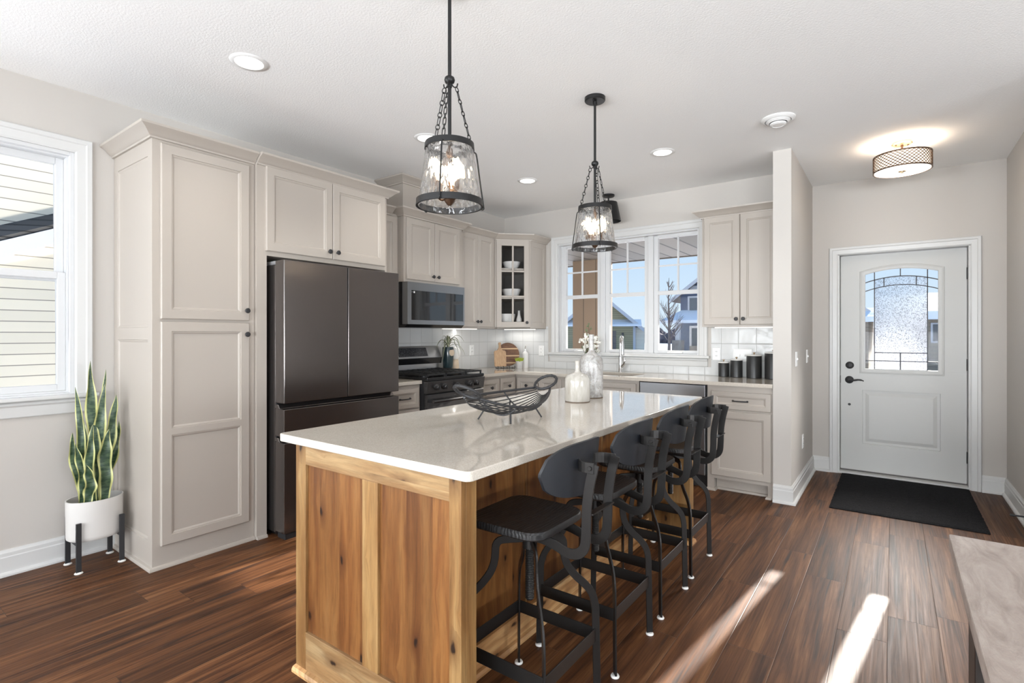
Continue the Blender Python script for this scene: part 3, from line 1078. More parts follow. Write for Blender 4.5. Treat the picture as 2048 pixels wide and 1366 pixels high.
b.build('lock_plug', 'matte_black', d1, smooth=40)
b = MB(); b.box(-.4095, -.4055, DY0 - .004, DY0 + .02, .845, .915)
b.build('strike_plate', 'matte_black', d1)

# ------------------------------------------------------------------ wall plates, doorstop, mat
def plate(name, label, o, U, N, w, h, kind, group=None):
    U, N = Vector(U), Vector(N)
    o = Vector(o)
    t = thing(name, label, 'outlet' if kind == 'outlet' else 'switch', tuple(o), group)
    b = MB(); p = o - U * (w / 2)
    b.framed(p - V3(0, 0, h / 2), U, N, w, h, .006, [], cham=.003)
    b.build('cover_plate', 'outlet_white', t)
    if kind == 'outlet':
        for dz in (-.02, .02):
            b = MB(); b.lathe([(.016, 0), (.016, .0085)], tuple(o + V3(0, 0, dz)), N, 20)
            f = b.build('receptacle', 'outlet_white', t)
            b = MB()
            for du in (-.006, .006):
                c = o + U * du + V3(0, 0, dz + .003) + N * .0088
                b.box(*sum(zip(tuple(c - U * .0013 - V3(0, 0, .005) - N * .0006), tuple(c + U * .0013 + V3(0, 0, .005) + N * .0006)), ()))
            b.build('slot', 'slot_dark', f)
    else:
        n = max(1, round(w / .075)) if w > .1 else 1
        for k in range(n):
            c = o + U * ((k - (n - 1) / 2) * .046)
            b = MB(); q = c - U * .005
            b.hexa([q + V3(0, 0, -.010) + N * .006, q + U * .01 + V3(0, 0, -.010) + N * .006, q + U * .01 + V3(0, 0, .010) + N * .006, q + V3(0, 0, .010) + N * .006],
                   [q + V3(0, 0, -.004) + N * .016, q + U * .01 + V3(0, 0, -.004) + N * .016, q + U * .01 + V3(0, 0, .008) + N * .013, q + V3(0, 0, .008) + N * .013])
            b.build('toggle', 'outlet_white', t)
    return t
plate('light_switch', 'white light switch on the hallway side of the partition, nearer its front corner', (XP, 4.735, 1.108), (0, 1, 0), (1, 0, 0), .072, .118, 'switch')
plate('light_switch', 'white light switch on the partition beside the front door corner', (XP, 5.38, 1.11), (0, 1, 0), (1, 0, 0), .072, .118, 'switch')
plate('wall_outlet', 'white outlet low on the partition above the baseboard', (XP, 5.10, .385), (0, 1, 0), (1, 0, 0), .072, .118, 'outlet')
plate('wall_outlet', 'white outlet on the tiles just right of the kitchen window', (-1.352, YB - .008, 1.122), (1, 0, 0), (0, -1, 0), .072, .118, 'outlet')
plate('light_switch', 'wide white switch plate on the tiles behind the black canisters', (-1.12, YB - .008, 1.115), (1, 0, 0), (0, -1, 0), .165, .118, 'switch')
plate('wall_outlet', 'white outlet on the tiles between the oven and the cutting boards', (XL + .008, 4.50, 1.13), (0, -1, 0), (1, 0, 0), .072, .118, 'outlet')
plate('wall_outlet', 'white outlet on the tiles just left of the kitchen window', (-3.33, YB - .008, 1.118), (1, 0, 0), (0, -1, 0), .072, .118, 'outlet')

t = thing('doorstop', 'black rod doorstop on the baseboard right of the front door', 'doorstop', (XR - .016, 4.91, .065))
b = MB(); b.lathe([(.014, 0), (.013, .008), (.006, .012), (.0055, .06)], (XR - .016, 4.91, .065), (-1, 0, 0), 14)
b.build('rod', 'matte_black', t, smooth=40)
b = MB(); b.lathe([(.009, .06), (.009, .078), (.006, .082), (0, .083)], (XR - .016, 4.91, .065), (-1, 0, 0), 14)
b.build('tip', 'matte_black', t, smooth=40)

b = MB(); nx, ny = 40, 50
x0, x1, y0, y1 = -.39, .513, 4.572, 5.775
vs = []
for j in range(ny + 1):
    for i in range(nx + 1):
        ed = i in (0, nx) or j in (0, ny)
        vs.append((x0 + (x1 - x0) * i / nx + (random.uniform(-.002, .002) if ed else 0), y0 + (y1 - y0) * j / ny + (random.uniform(-.002, .002) if ed else 0), .006 if ed else .012 + random.uniform(-.0008, .0008)))
fs = [(j * (nx + 1) + i, j * (nx + 1) + i + 1, (j + 1) * (nx + 1) + i + 1, (j + 1) * (nx + 1) + i) for j in range(ny) for i in range(nx)]
b.add(vs, fs)
rim = [j for j in range(nx + 1)] + [(j + 1) * (nx + 1) + nx for j in range(ny)] + [ny * (nx + 1) + i for i in range(nx - 1, -1, -1)] + [j * (nx + 1) for j in range(ny - 1, 0, -1)]
o0 = b.add([(vs[i][0], vs[i][1], 0.0005) for i in rim], [])
n = len(rim)
b.f += [(rim[i], rim[(i + 1) % n], o0 + (i + 1) % n, o0 + i) for i in range(n)]
tag(b.build('doormat', 'black_coir'), 'black coir doormat on the floor in front of the door', 'mat')

# ------------------------------------------------------------------ cabinets
CAB = 'cabinet_paint'
X, Y, Zv = V3(1, 0, 0), V3(0, 1, 0), V3(0, 0, 1)
CROWN = [(0, 0), (.012, 0), (.014, .010), (.022, .014), (.030, .022), (.048, .040), (.066, .050), (.072, .054), (.074, .066), (0, .066)]

def knob(door, p, N):
    b = MB(); b.lathe([(.006, 0), (.0055, .010), (.0095, .014), (.0155, .018), (.0165, .023), (.013, .028), (0, .030)], p, N, 18)
    return b.build('knob', 'matte_black', door, smooth=40)

def bar_pull(door, p, U, N, L=.11):
    p, U, N = Vector(p), Vector(U), Vector(N)
    b = MB()
    b.tube(smoothpath([p - U * L / 2, p - U * (L / 2 - .006) + N * .018, p - U * L / 4 + N * .024, p + N * .026, p + U * L / 4 + N * .024, p + U * (L / 2 - .006) + N * .018, p + U * L / 2]), .0052)
    b.lathe([(.0085, 0), (.0075, .006)], p - U * L / 2, N, 12); b.lathe([(.0085, 0), (.0075, .006)], p + U * L / 2, N, 12)
    return b.build('bar_pull', 'matte_black', door, smooth=50)

def door(root, o, U, N, w, h, kn=None, rail=.052, ops=None, name='door', t=.020, pull=None):
    b = MB(); b.framed(o, U, N, w, h, t, ops or [(rail, w - rail, rail, h - rail)], depth=.011)
    d = b.build(name, CAB, root)
    o, U, N = Vector(o), Vector(U), Vector(N)
    if kn: knob(d, o + U * kn[0] + Zv * kn[1] + N * t, N)
    if pull: bar_pull(d, o + U * (w / 2) + Zv * (h / 2) + N * t, U, N)
    return d

def crown(root, path, z, prof=CROWN, **k):
    b = MB(); b.sweep(path, [(d, z + h) for d, h in prof], **k)
    return b.build('crown_moulding', CAB, root, smooth=30)

def shoe(root, path, name='shoe_moulding'):
    b = MB(); b.sweep(path, [(0, 0), (.017, 0), (.017, .008), (.012, .017), (0, .020)])
    return b.build(name, CAB if name != 'wood_shoe' else 'alder_long', root, smooth=30)

# pantry ------------------------------------------------------------
PY0, PY1, PX = 1.145, 1.700, -3.29
pan = thing('pantry_cabinet', 'tall white-beige pantry cabinet with two stacked doors beside the fridge', 'cabinet', (-3.58, 1.42, 0))
b = MB(); b.box(XL + .002, PX, PY0, PY1, 0, 2.40)
b.build('carcass', CAB, pan)
b = MB(); b.framed((XL + .002, PY0, 0), (1, 0, 0), (0, -1, 0), PX - XL - .002, 2.39, .012, [(.055, .53, .155, 1.275), (.055, .53, 1.345, 2.30)], depth=.010, cham=.001)
b.build('side_panel', CAB, pan)
door(pan, (PX, 1.172, 1.392), Y, X, .490, .978, (.468, .062))
door(pan, (PX, 1.172, .128), Y, X, .490, 1.248, (.468, 1.178), ops=[(.052, .438, .052, .612), (.052, .438, .648, 1.196)])
crown(pan, [(XL + .003, PY0 - .012), (PX, PY0 - .012), (PX, PY1 - .001)], 2.388)
shoe(pan, [(XL + .003, PY0 - .012), (PX, PY0 - .012), (PX, PY1 - .001)])

# fridge surround ---------------------------------------------------
FY0, FY1, FX = 1.702, 2.752, -3.262
fr = thing('refrigerator_cabinet', 'two-door beige cabinet over the fridge, with full-height side panels', 'cabinet', (-3.57, 2.23, 0))
b = MB(); b.box(XL + .002, FX, FY0, 1.768, 0, 2.40)
b.build('side_panel', CAB, fr)
b = MB(); b.box(XL + .002, FX, 2.736, FY1, 0, 2.40)
b.build('side_panel', CAB, fr)
b = MB(); b.box(XL + .002, FX, 1.768, 2.736, 1.815, 2.40)
b.build('carcass', CAB, fr)
door(fr, (FX, 1.757, 1.845), Y, X, .488, .545, (.456, .05))
door(fr, (FX, 2.249, 1.845), Y, X, .478, .545, (.032, .05))
crown(fr, [(FX, FY0), (FX, FY1), (-3.553, FY1)], 2.388)
shoe(fr, [(FX, FY0), (FX, 1.767)])

# wall cabinets on the left wall --------------------------------------
UX = -3.552
nc = thing('upper_cabinet', 'narrow one-door beige wall cabinet between the fridge cabinet and the microwave cabinet', 'cabinet', (-3.72, 2.95, 1.37))
b = MB(); b.box(XL + .002, UX, 2.754, 3.122, 1.372, 2.37)
b.build('carcass', CAB, nc)
door(nc, (UX, 2.775, 1.388), Y, X, .325, .955, (.03, .05))
crown(nc, [(UX, 2.83), (UX, 3.045)], 2.352)

mc = thing('upper_cabinet', 'two-door beige wall cabinet above the microwave, with a chase up to the ceiling', 'cabinet', (-3.68, 3.51, 1.775))
MX0 = -3.475
b = MB(); b.box(XL + .002, MX0, 3.124, 3.888, 1.775, 2.37)
b.build('carcass', CAB, mc)
door(mc, (MX0, 3.148, 1.797), Y, X, .342, .545, (.312, .045))
door(mc, (MX0, 3.494, 1.797), Y, X, .345, .545, (.032, .045))
crown(mc, [(UX + .001, 3.1245), (MX0, 3.1245), (MX0, 3.8875), (UX + .001, 3.8875)], 2.352)
b = MB(); b.box(XL + .002, -3.57, 3.20, 3.83, 2.37, HC - .001)
b.build('chase', CAB, mc)
b = MB(); b.sweep([(XL + .002, 3.20), (-3.57, 3.20), (-3.57, 3.83), (XL + .002, 3.83)], [(d, HC - .068 + h) for d, h in CROWN])
b.build('chase_moulding', CAB, mc, smooth=30)

dc = thing('upper_cabinet', 'tall two-door beige wall cabinet between the microwave and the glass corner cabinet', 'cabinet', (-3.72, 4.2, 1.37))
b = MB(); b.box(XL + .002, UX, 3.892, 4.518, 1.372, 2.37)
b.build('carcass', CAB, dc)
door(dc, (UX, 3.938, 1.388), Y, X, .272, .967, (.247, .055), rail=.048)
door(dc, (UX, 4.213, 1.388), Y, X, .272, .967, (.025, .055), rail=.048)
crown(dc, [(UX, 3.966), (UX, 4.5195)], 2.352, d1=(.705, .709))

# glass corner cabinet -------------------------------------------------
gc = thing('corner_cabinet', 'angled corner wall cabinet with a six-pane glass door', 'cabinet', (-3.6, 4.85, 1.37))
A, B = V3(UX, 4.52, 0), V3(-3.27, 4.802, 0)
ring = [(XL + .002, 4.52), (A.x, A.y), (B.x, B.y), (-3.27, YB - .002), (XL + .002, YB - .002)]
inner = [(XL + .02, 4.538), (A.x - .004, 4.538), (-3.288, B.y + .004), (-3.288, YB - .02), (XL + .02, YB - .02)]
D = (B - A).normalized()
ND = V3(D.y, -D.x, 0)
b = MB()
b.prism(ring, 1.372, 1.390); b.prism(ring, 2.352, 2.37)
for k in (0, 2, 3, 4):
    p, q, pi_, qi = ring[k], ring[(k + 1) % 5], inner[k], inner[(k + 1) % 5]
    b.hexa([(*p, 1.372), (*q, 1.372), (*qi, 1.372), (*pi_, 1.372)], [(*p, 2.37), (*q, 2.37), (*qi, 2.37), (*pi_, 2.37)])
b.build('carcass', CAB, gc)
shade_pts = [(XL + .0205, 4.5385), (XL + .0225, 4.5385), (XL + .0225, YB - .0225), (-3.2905, YB - .0225), (-3.2905, B.y + .02), (-3.2885, B.y + .02), (-3.2885, YB - .0205), (XL + .0205, YB - .0205)]
b = MB(); b.prism(shade_pts, 1.3905, 2.3515)
b.build('shade_liner', 'interior_shade', gc)  # added dark liner, the dimness of the unlit interior put into its colour
wd = (B - A).length
b = MB()
def dbox(b, u0, u1, z0, z1, n0, n1):
    P_ = lambda u, n, z: A + D * u + ND * n + V3(0, 0, z)
    b.hexa([P_(u0, n0, z0), P_(u1, n0, z0), P_(u1, n1, z0), P_(u0, n1, z0)], [P_(u0, n0, z1), P_(u1, n0, z1), P_(u1, n1, z1), P_(u0, n1, z1)])
dbox(b, 0, .03, 1.372, 2.37, -.018, 0); dbox(b, wd - .03, wd, 1.372, 2.37, -.018, 0); dbox(b, .03, wd - .03, 1.372, 1.40, -.018, 0); dbox(b, .03, wd - .03, 2.33, 2.37, -.018, 0)
b.build('face_frame', CAB, gc)
S = [(XL + .024, 4.541), (A.x - .03, 4.541), (B.x - .06, B.y - .01), (-3.292, B.y + .03), (-3.292, YB - .024), (XL + .024, YB - .024)]
for z in (1.705, 2.03):
    MB().prism(S, z, z + .018).build('shelf', CAB, gc)
b = MB(); u0, u1, z0, z1 = .018, wd - .018, 1.388, 2.355
a0, a1, c0, c1 = u0 + .055, u1 - .055, z0 + .06, z1 - .065
dbox(b, u0, a0, z0, z1, 0, .02); dbox(b, a1, u1, z0, z1, 0, .02); dbox(b, a0, a1, z0, c0, 0, .02); dbox(b, a0, a1, c1, z1, 0, .02)
um = (a0 + a1) / 2
dbox(b, um - .010, um + .010, c0, c1, .003, .016)
for z in (c0 + (c1 - c0) / 3, c0 + (c1 - c0) * 2 / 3):
    dbox(b, a0, a1, z - .010, z + .010, .003, .016)
gd = b.build('glass_door', CAB, gc, bevel=.002)
b = MB(); dbox(b, a0, a1, c0, c1, .001, .003)
b.build('pane', 'clear_pane', gd)
knob(gd, A + D * (u1 - .026) + ND * .02 + V3(0, 0, 1.44), ND)
b = MB(); b.framed((-3.27, B.y, 1.374), (0, 1, 0), (1, 0, 0), YB - B.y - .02, .994, .006, [(.05, .26, .07, .92)], depth=.005, cham=.0005)
b.build('side_panel', CAB, gc)
crown(gc, [(A.x, A.y), (B.x, B.y), (-3.264, B.y + .004), (-3.264, YB - .003)], 2.352, d0=(0, 1))

def bowl(label, c, r, h, mat='ceramic_white', group=None):
    b = MB(); b.lathe([(r * .45, 0), (r * .5, .004), (r * .8, h * .35), (r * .97, h * .8), (r, h), (r * .96, h), (r * .92, h * .8), (r * .74, h * .38), (r * .4, .012), (0, .012)], c, n=28)
    return tag(b.build('bowl', mat, smooth=40), label, 'bowl', group)
bowl('white ribbed bowl on the top shelf inside the glass corner cabinet', (-3.53, 4.80, 2.0495), .105, .085)
bowl('white bowl on the middle shelf inside the glass corner cabinet', (-3.53, 4.80, 1.7245), .11, .10)
bowl('white bowl at the bottom of the glass corner cabinet', (-3.57, 4.76, 1.3915), .10, .150)
b = MB(); b.lathe([(.03, 0), (.034, .02), (.031, .09), (.016, .14), (.013, .185), (.016, .19), (0, .19)], (-3.455, 4.845, 1.3915), n=20)
t = tag(b.build('jug', 'ceramic_white', smooth=40), 'small white jug beside the lowest bowl in the glass cabinet', 'jug')

# right wall cabinet ---------------------------------------------------
rc = thing('upper_cabinet', 'two-door beige wall cabinet right of the kitchen window, above the canisters', 'cabinet', (-1.08, 4.97, 1.37))
RX0, RX1, RY = -1.398, -.762, 4.822
b = MB(); b.box(RX0, RX1, RY, YB - .002, 1.375, 2.37)
b.build('carcass', CAB, rc)
door(rc, (-1.378, RY, 1.392), X, -Y, .303, .962, (.278, .05))
door(rc, (-1.071, RY, 1.392), X, -Y, .300, .962, (.028, .05))
crown(rc, [(RX0, YB - .003), (RX0, RY), (RX1, RY)], 2.352, [(-d, h) if 0 else (d, h) for d, h in CROWN])

# base cabinets ----------------------------------------------------------
BX, BY, CT = -3.268, 4.518, .885
lb = thing('base_cabinet', 'beige drawer base with a black bar pull between fridge and oven', 'cabinet', (-3.57, 2.94, 0))
b = MB(); b.box(XL + .002, BX, 2.756, 3.118, .10, CT - .002); b.box(XL + .002, BX - .07, 2.756, 3.118, 0, .10)
b.build('carcass', CAB, lb)
for z0, z1 in ((.69, .855), (.42, .675), (.14, .405)):
    door(lb, (BX, 2.772, z0), Y, X, .325, z1 - z0, name='drawer', rail=.036, pull=True)

cb = thing('base_cabinet', 'beige corner base cabinet right of the oven with two small knobbed drawers', 'cabinet', (-3.57, 4.3, 0))
b = MB(); b.box(XL + .002, BX, 3.892, YB - .012, .10, CT - .002); b.box(XL + .002, BX - .07, 3.892, YB - .012, 0, .10)
b.build('carcass', CAB, cb)
for y0, y1 in ((3.925, 4.215), (4.235, 4.492)):
    door(cb, (BX, y0, .69), Y, X, y1 - y0, .165, ((y1 - y0) / 2, .082), name='drawer', rail=.042)
    door(cb, (BX, y0, .13), Y, X, y1 - y0, .545, ((y1 - y0) - .03 if y0 < 4 else .03, .49))

db = thing('base_cabinet', 'beige base cabinet under the back counter between the corner and the sink', 'cabinet', (-2.96, 4.82, 0))
b = MB(); b.box(BX + .002, -2.66, BY, YB - .012, .10, CT - .002); b.box(BX + .002, -2.66, BY + .07, YB - .012, 0, .10)
b.build('carcass', CAB, db)
for x0, x1 in ((-3.236, -2.975), (-2.958, -2.69)):
    door(db, (x0, BY, .69), X, -Y, x1 - x0, .165, ((x1 - x0) / 2, .082), name='drawer', rail=.042)
    door(db, (x0, BY, .13), X, -Y, x1 - x0, .545, (.03, .49))

sb = thing('sink_cabinet', 'beige sink base cabinet with a long false drawer front', 'cabinet', (-2.26, 4.82, 0))
b = MB(); b.box(-2.658, -1.872, BY, YB - .012, .10, .66); b.box(-2.658, -1.872, BY + .07, YB - .012, 0, .10); b.box(-2.658, -1.872, BY, BY + .02, .66, CT - .002)
b.build('carcass', CAB, sb)
door(sb, (-2.63, BY, .69), X, -Y, .73, .165, name='false_drawer', rail=.042)
door(sb, (-2.63, BY, .13), X, -Y, .36, .545, (.33, .49))
door(sb, (-2.26, BY, .13), X, -Y, .36, .545, (.03, .49))

dw = thing('dishwasher', 'black stainless dishwasher under the counter right of the sink', 'dishwasher', (-1.565, 4.8, 0))
b = MB(); b.box(-1.864, -1.272, BY + .02, YB - .03, .10, CT - .004); b.box(-1.86, -1.276, BY + .06, YB - .03, 0.0, .10)
b.build('tub', 'matte_black', dw)
b = MB(); b.box(-1.858, -1.280, BY - .022, BY + .02, .775, .878)
b.build('control_panel', 'steel_grey', dw, bevel=.004)
b = MB(); b.box(-1.858, -1.280, BY - .004, BY + .02, .735, .775)
b.build('handle_recess', 'matte_black', dw)
b = MB(); b.box(-1.858, -1.280, BY - .022, BY + .02, .115, .735)
b.build('door', 'steel_grey', dw, bevel=.006)

rb = thing('base_cabinet', 'beige base cabinet under the canisters with one drawer above one door', 'cabinet', (-1.01, 4.82, 0))
b = MB(); b.box(-1.266, -.763, BY, YB - .012, .105, CT - .002)
b.box(-1.266, -1.214, BY, BY + .08, 0, .105); b.box(-.80, -.763, BY, BY + .08, 0, .105); b.box(-1.21, -.80, BY + .07, BY + .085, .0, .105)
b.build('carcass', CAB, rb)
door(rb, (-1.231, BY, .69), X, -Y, .455, .145, name='drawer', rail=.036, pull=True)
door(rb, (-1.231, BY, .135), X, -Y, .455, .538)
shoe(rb, [(-1.268, BY), (-1.214, BY), (-1.214, BY + .07), (-.80, BY + .07), (-.80, BY), (-.774, BY)])

# worktops ----------------------------------------------------------------
Q0, Q1 = .8851, .915
CE, CYE = -3.238, 4.478
b = MB(); b.box(XL + .009, CE, 2.758, 3.118, Q0, Q1)
tag(b.build('worktop', 'quartz', bevel=.003), 'short beige quartz worktop between the fridge and the oven', 'worktop')
SX0, SX1, SY0, SY1 = -2.60, -1.98, 4.60, 4.98
b = MB()
b.box(XL + .009, CE, 3.892, CYE, Q0, Q1); b.box(XL + .009, SX0, CYE, YB - .009, Q0, Q1)
b.box(SX0, SX1, CYE, SY0, Q0, Q1); b.box(SX0, SX1, SY1, YB - .009, Q0, Q1); b.box(SX1, -.762, CYE, YB - .009, Q0, Q1)
tag(b.build('worktop', 'quartz'), 'L-shaped beige quartz worktop running under the kitchen window', 'worktop')

sk = thing('sink', 'undermount steel sink in the worktop below the kitchen window', 'sink', (-2.29, 4.79, .67))
b = MB(); h0, h1, w_ = .675, Q0 - .0005, .012
b.box(SX0 - w_, SX1 + w_, SY0 - w_, SY1 + w_, h0, h0 + .006)
b.box(SX0 - w_, SX0, SY0 - w_, SY1 + w_, h0, h1); b.box(SX1, SX1 + w_, SY0 - w_, SY1 + w_, h0, h1)
b.box(SX0, SX1, SY0 - w_, SY0, h0, h1); b.box(SX0, SX1, SY1, SY1 + w_, h0, h1)
b.build('basin', 'sink_steel', sk)
b = MB(); b.lathe([(.045, 0), (.04, .004), (.012, .004), (.01, .002)], (-2.29, 4.79, h0 + .006), n=24)
b.build('drain', 'chrome', sk, smooth=40)

fa = thing('faucet', 'chrome gooseneck pull-down faucet behind the sink', 'faucet', (-2.295, 5.045, Q1))
fx, fy = -2.295, 5.045
b = MB(); b.lathe([(.030, 0), (.029, .006), (.024, .012), (.0245, .10), (.021, .16), (.019, .175)], (fx, fy, Q1), n=24)
b.build('body', 'chrome', fa, smooth=40)
b = MB(); cz = Q1 + .305; R = .062
dx, dy = .55, -.835
pts = [(fx, fy, Q1 + .17), (fx, fy, cz - .03)] + [(fx + dx * (R - R * math.cos(a)), fy + dy * (R - R * math.cos(a)), cz + R * 1.1 * math.sin(a)) for a in [PI * k / 12 for k in range(13)]]
b.tube(pts, .0125, 12)
b.build('spout', 'chrome', fa, smooth=60)
ex, ey = fx + dx * 2 * R, fy + dy * 2 * R
b = MB(); b.lathe([(.013, 0), (.016, -.02), (.018, -.09), (.021, -.12), (.017, -.125)], (ex, ey, cz), n=18)
b.build('spray_head', 'chrome', fa, smooth=40)
b = MB(); b.tube([(fx + .018, fy - .01, Q1 + .06), (fx + .05, fy - .03, Q1 + .085), (fx + .062, fy - .036, Q1 + .125), (fx + .055, fy - .034, Q1 + .16)], [.015, .014, .009, .006], 12)
b.build('lever', 'chrome', fa, smooth=60)

# ------------------------------------------------------------------ refrigerator
rf = thing('refrigerator', 'black stainless french-door refrigerator between tall beige panels', 'refrigerator', (-3.5, 2.26, 0))
GY0, GY1, GF = 1.788, 2.728, -3.09
b = MB(); b.box(-3.84, -3.205, 1.795, 2.722, .03, 1.755); b.box(-3.80, -3.24, 1.82, 2.70, .0, .03)
b.build('case', 'black_stainless', rf, bevel=.004)
b = MB(); b.box(-3.40, -3.15, 1.80, 1.86, 1.757, 1.782); b.box(-3.40, -3.15, 2.655, 2.715, 1.757, 1.782); b.box(-3.84, -3.40, 1.80, 2.715, 1.757, 1.772)
b.build('hinge_cover', 'hinge_grey', rf, bevel=.006)
def fdoor(y0, y1, z0, z1, name, notch=False):
    b = MB()
    if notch:
        b.prism([(-3.195, y0), (-3.195, y1), (GF, y1), (GF, y0)], z0, z1 - .028)
        b.hexa([(-3.195, y0, z1 - .028), (-3.195, y1, z1 - .028), (GF - .055, y1, z1 - .028), (GF - .055, y0, z1 - .028)], [(-3.195, y0, z1), (-3.195, y1, z1), (GF - .075, y1, z1), (GF - .075, y0, z1)])
    else:
        b.box(-3.195, GF, y0, y1, z0, z1)
    return b.build(name, 'black_stainless', rf, bevel=.004, seg=2)
fm = 2.262
fdoor(GY0, fm - .003, .868, 1.778, 'door'); fdoor(fm + .003, GY1, .868, 1.778, 'door')
fdoor(GY0, GY1, .655, .858, 'drawer', True)
fdoor(GY0, GY1, .045, .645, 'drawer', True)
b = MB(); b.box(-3.204, -3.196, GY0 + .01, GY1 - .01, .05, 1.77)
b.build('gasket', 'matte_black', rf)
b = MB(); b.box(-3.20, GF - .02, GY0 + .02, GY1 - .02, .0, .035)
b.build('foot_grille', 'matte_black', rf)

# ------------------------------------------------------------------ range
rg = thing('gas_range', 'black stainless gas range with five knobs and cast-iron grates', 'oven', (-3.52, 3.505, 0))
RY0, RY1, RXF = 3.124, 3.886, -3.195
b = MB(); b.box(-3.86, RXF - .03, RY0, RY1, .02, .905); b.box(-3.80, RXF - .08, RY0 + .03, RY1 - .03, 0, .02)
b.build('body', 'matte_black', rg)
b = MB(); b.prism([(0, 0)] * 0 or [(-3.86, RY0), (RXF + .012, RY0), (RXF + .012, RY1), (-3.86, RY1)], .906, .936)
b.build('cooktop', 'enamel_black', rg, bevel=.008, seg=3)
b = MB(); b.hexa([(RXF - .03, RY0, .80), (RXF + .004, RY0, .80), (RXF + .004, RY1, .80), (RXF - .03, RY1, .80)], [(RXF - .03, RY0, .905), (RXF + .022, RY0, .905), (RXF + .022, RY1, .905), (RXF - .03, RY1, .905)])
cp = b.build('control_panel', 'range_dark', rg, bevel=.003)
for y in (3.232, 3.327, 3.495, 3.663, 3.757):
    b = MB(); b.lathe([(.028, 0), (.027, .008), (.022, .010), (.0205, .036), (.017, .040), (0, .041)], (RXF + .011, y, .853), (1, 0, -.16), 22)
    b.box(RXF + .045, RXF + .060, y - .004, y + .004, .832, .868)
    b.build('knob', 'range_dark', cp, smooth=35)
b = MB(); b.box(RXF - .03, RXF + .006, RY0 + .004, RY1 - .004, .20, .79)
od = b.build('oven_door', 'range_dark', rg, bevel=.005)
b = MB(); b.box(RXF + .006, RXF + .009, RY0 + .06, RY1 - .06, .27, .655)
b.build('oven_window', 'dark_glass', od)
b = MB(); b.tube([(RXF + .055, RY0 + .03, .735), (RXF + .055, RY1 - .03, .735)], .013, 12)
for y in (RY0 + .05, RY1 - .05):
    b.box(RXF + .004, RXF + .055, y - .014, y + .014, .724, .746)
b.build('door_handle', 'range_dark', od, smooth=40)
b = MB(); b.box(RXF - .03, RXF + .006, RY0 + .004, RY1 - .004, .05, .192)
b.build('warming_drawer', 'range_dark', rg, bevel=.005)
b = MB()
b.hexa([(-3.868, RY0 + .002, .936), (-3.79, RY0 + .002, .936), (-3.79, RY1 - .002, .936), (-3.868, RY1 - .002, .936)], [(-3.868, RY0 + .002, 1.075), (-3.79, RY0 + .002, 1.02), (-3.79, RY1 - .002, 1.02), (-3.868, RY1 - .002, 1.075)])
b.build('splash_panel', 'range_steel', rg, bevel=.003)
b = MB(); b.hexa([(-3.868, RY0 - .002, 1.015), (-3.755, RY0 - .002, 1.015), (-3.755, RY1 + .002, 1.015), (-3.868, RY1 + .002, 1.015)], [(-3.868, RY0 - .002, 1.075), (-3.745, RY0 - .002, 1.075), (-3.745, RY1 + .002, 1.075), (-3.868, RY1 + .002, 1.075)])
b.build('vent_lip', 'enamel_black', rg, bevel=.004)
b = MB(); b.hexa([(-3.868, RY0, 1.075), (-3.752, RY0, 1.075), (-3.752, RY1, 1.075), (-3.868, RY1, 1.075)], [(-3.868, RY0, 1.19), (-3.80, RY0, 1.19), (-3.80, RY1, 1.19), (-3.868, RY1, 1.19)])
bg = b.build('backguard', 'range_steel', rg, bevel=.004)
sl = lambda z: -3.752 - (z - 1.075) / .115 * .048
b = MB(); b.hexa([(sl(1.092) + .0008, 3.32, 1.092), (sl(1.092) + .0008, 3.70, 1.092), (sl(1.175) + .0008, 3.70, 1.175), (sl(1.175) + .0008, 3.32, 1.175)], [(sl(1.092) + .0028, 3.32, 1.092), (sl(1.092) + .0028, 3.70, 1.092), (sl(1.175) + .0028, 3.70, 1.175), (sl(1.175) + .0028, 3.32, 1.175)])
b.build('display', 'control_display', bg)
for y0, y1 in ((RY0 + .012, 3.372), (3.378, 3.632), (3.638, RY1 - .012)):
    b = MB(); x0, x1 = -3.775, RXF - .012
    for x in (x0, x1 - .014):
        b.box(x, x + .014, y0, y1, .951, .966)
    for y in (y0, y1 - .012):
        b.box(x0, x1, y, y + .012, .951, .966)
    for k in range(1, 4):
        y = y0 + (y1 - y0) * k / 4
        b.box(x0, x1, y - .005, y + .005, .953, .968)
    for k in range(1, 4):
        x = x0 + (x1 - x0) * k / 4
        b.box(x - .005, x + .005, y0, y1, .953, .968)
    for x in (x0, x1 - .014):
        for y in (y0, y1 - .014):
            b.box(x, x + .014, y, y + .014, .9355, .952)
    b.build('grate', 'cast_iron', rg, bevel=.002)
for x, y in ((-3.63, 3.25), (-3.35, 3.25), (-3.49, 3.505), (-3.63, 3.76), (-3.35, 3.76)):
    b = MB(); b.lathe([(.045, 0), (.045, .006), (.032, .008), (.032, .014), (0, .015)], (x, y, .9355), n=20)
    b.build('burner', 'cast_iron', rg, smooth=30)

# ------------------------------------------------------------------ microwave
mw = thing('microwave', 'black stainless over-the-range microwave under the chase cabinet', 'microwave', (-3.65, 3.505, 1.375))
b = MB(); b.box(XL + .010, -3.50, 3.128, 3.882, 1.385, 1.773)
b.build('case', 'enamel_black', mw, bevel=.003)
b = MB(); y0, y1, z0, z1 = 3.130, 3.880, 1.398, 1.772
w0, w1_, q0, q1 = 3.176, 3.862, 1.436, 1.700
for a_, c_, e_, f_ in ((y0, w0, z0, z1), (w1_, y1, z0, z1), (w0, w1_, z0, q0), (w0, w1_, q1, z1)):
    b.box(-3.50, -3.432, a_, c_, e_, f_)
md_ = b.build('door', 'steel_grey', mw)
b = MB(); b.box(-3.50, -3.436, w0, w1_, q0, q1)
b.build('window', 'dark_glass', md_)
b = MB(); b.box(-3.4358, -3.4348, 3.204, 3.220, 1.676, 1.692)
b.build('badge', 'outlet_white', md_)
b = MB()
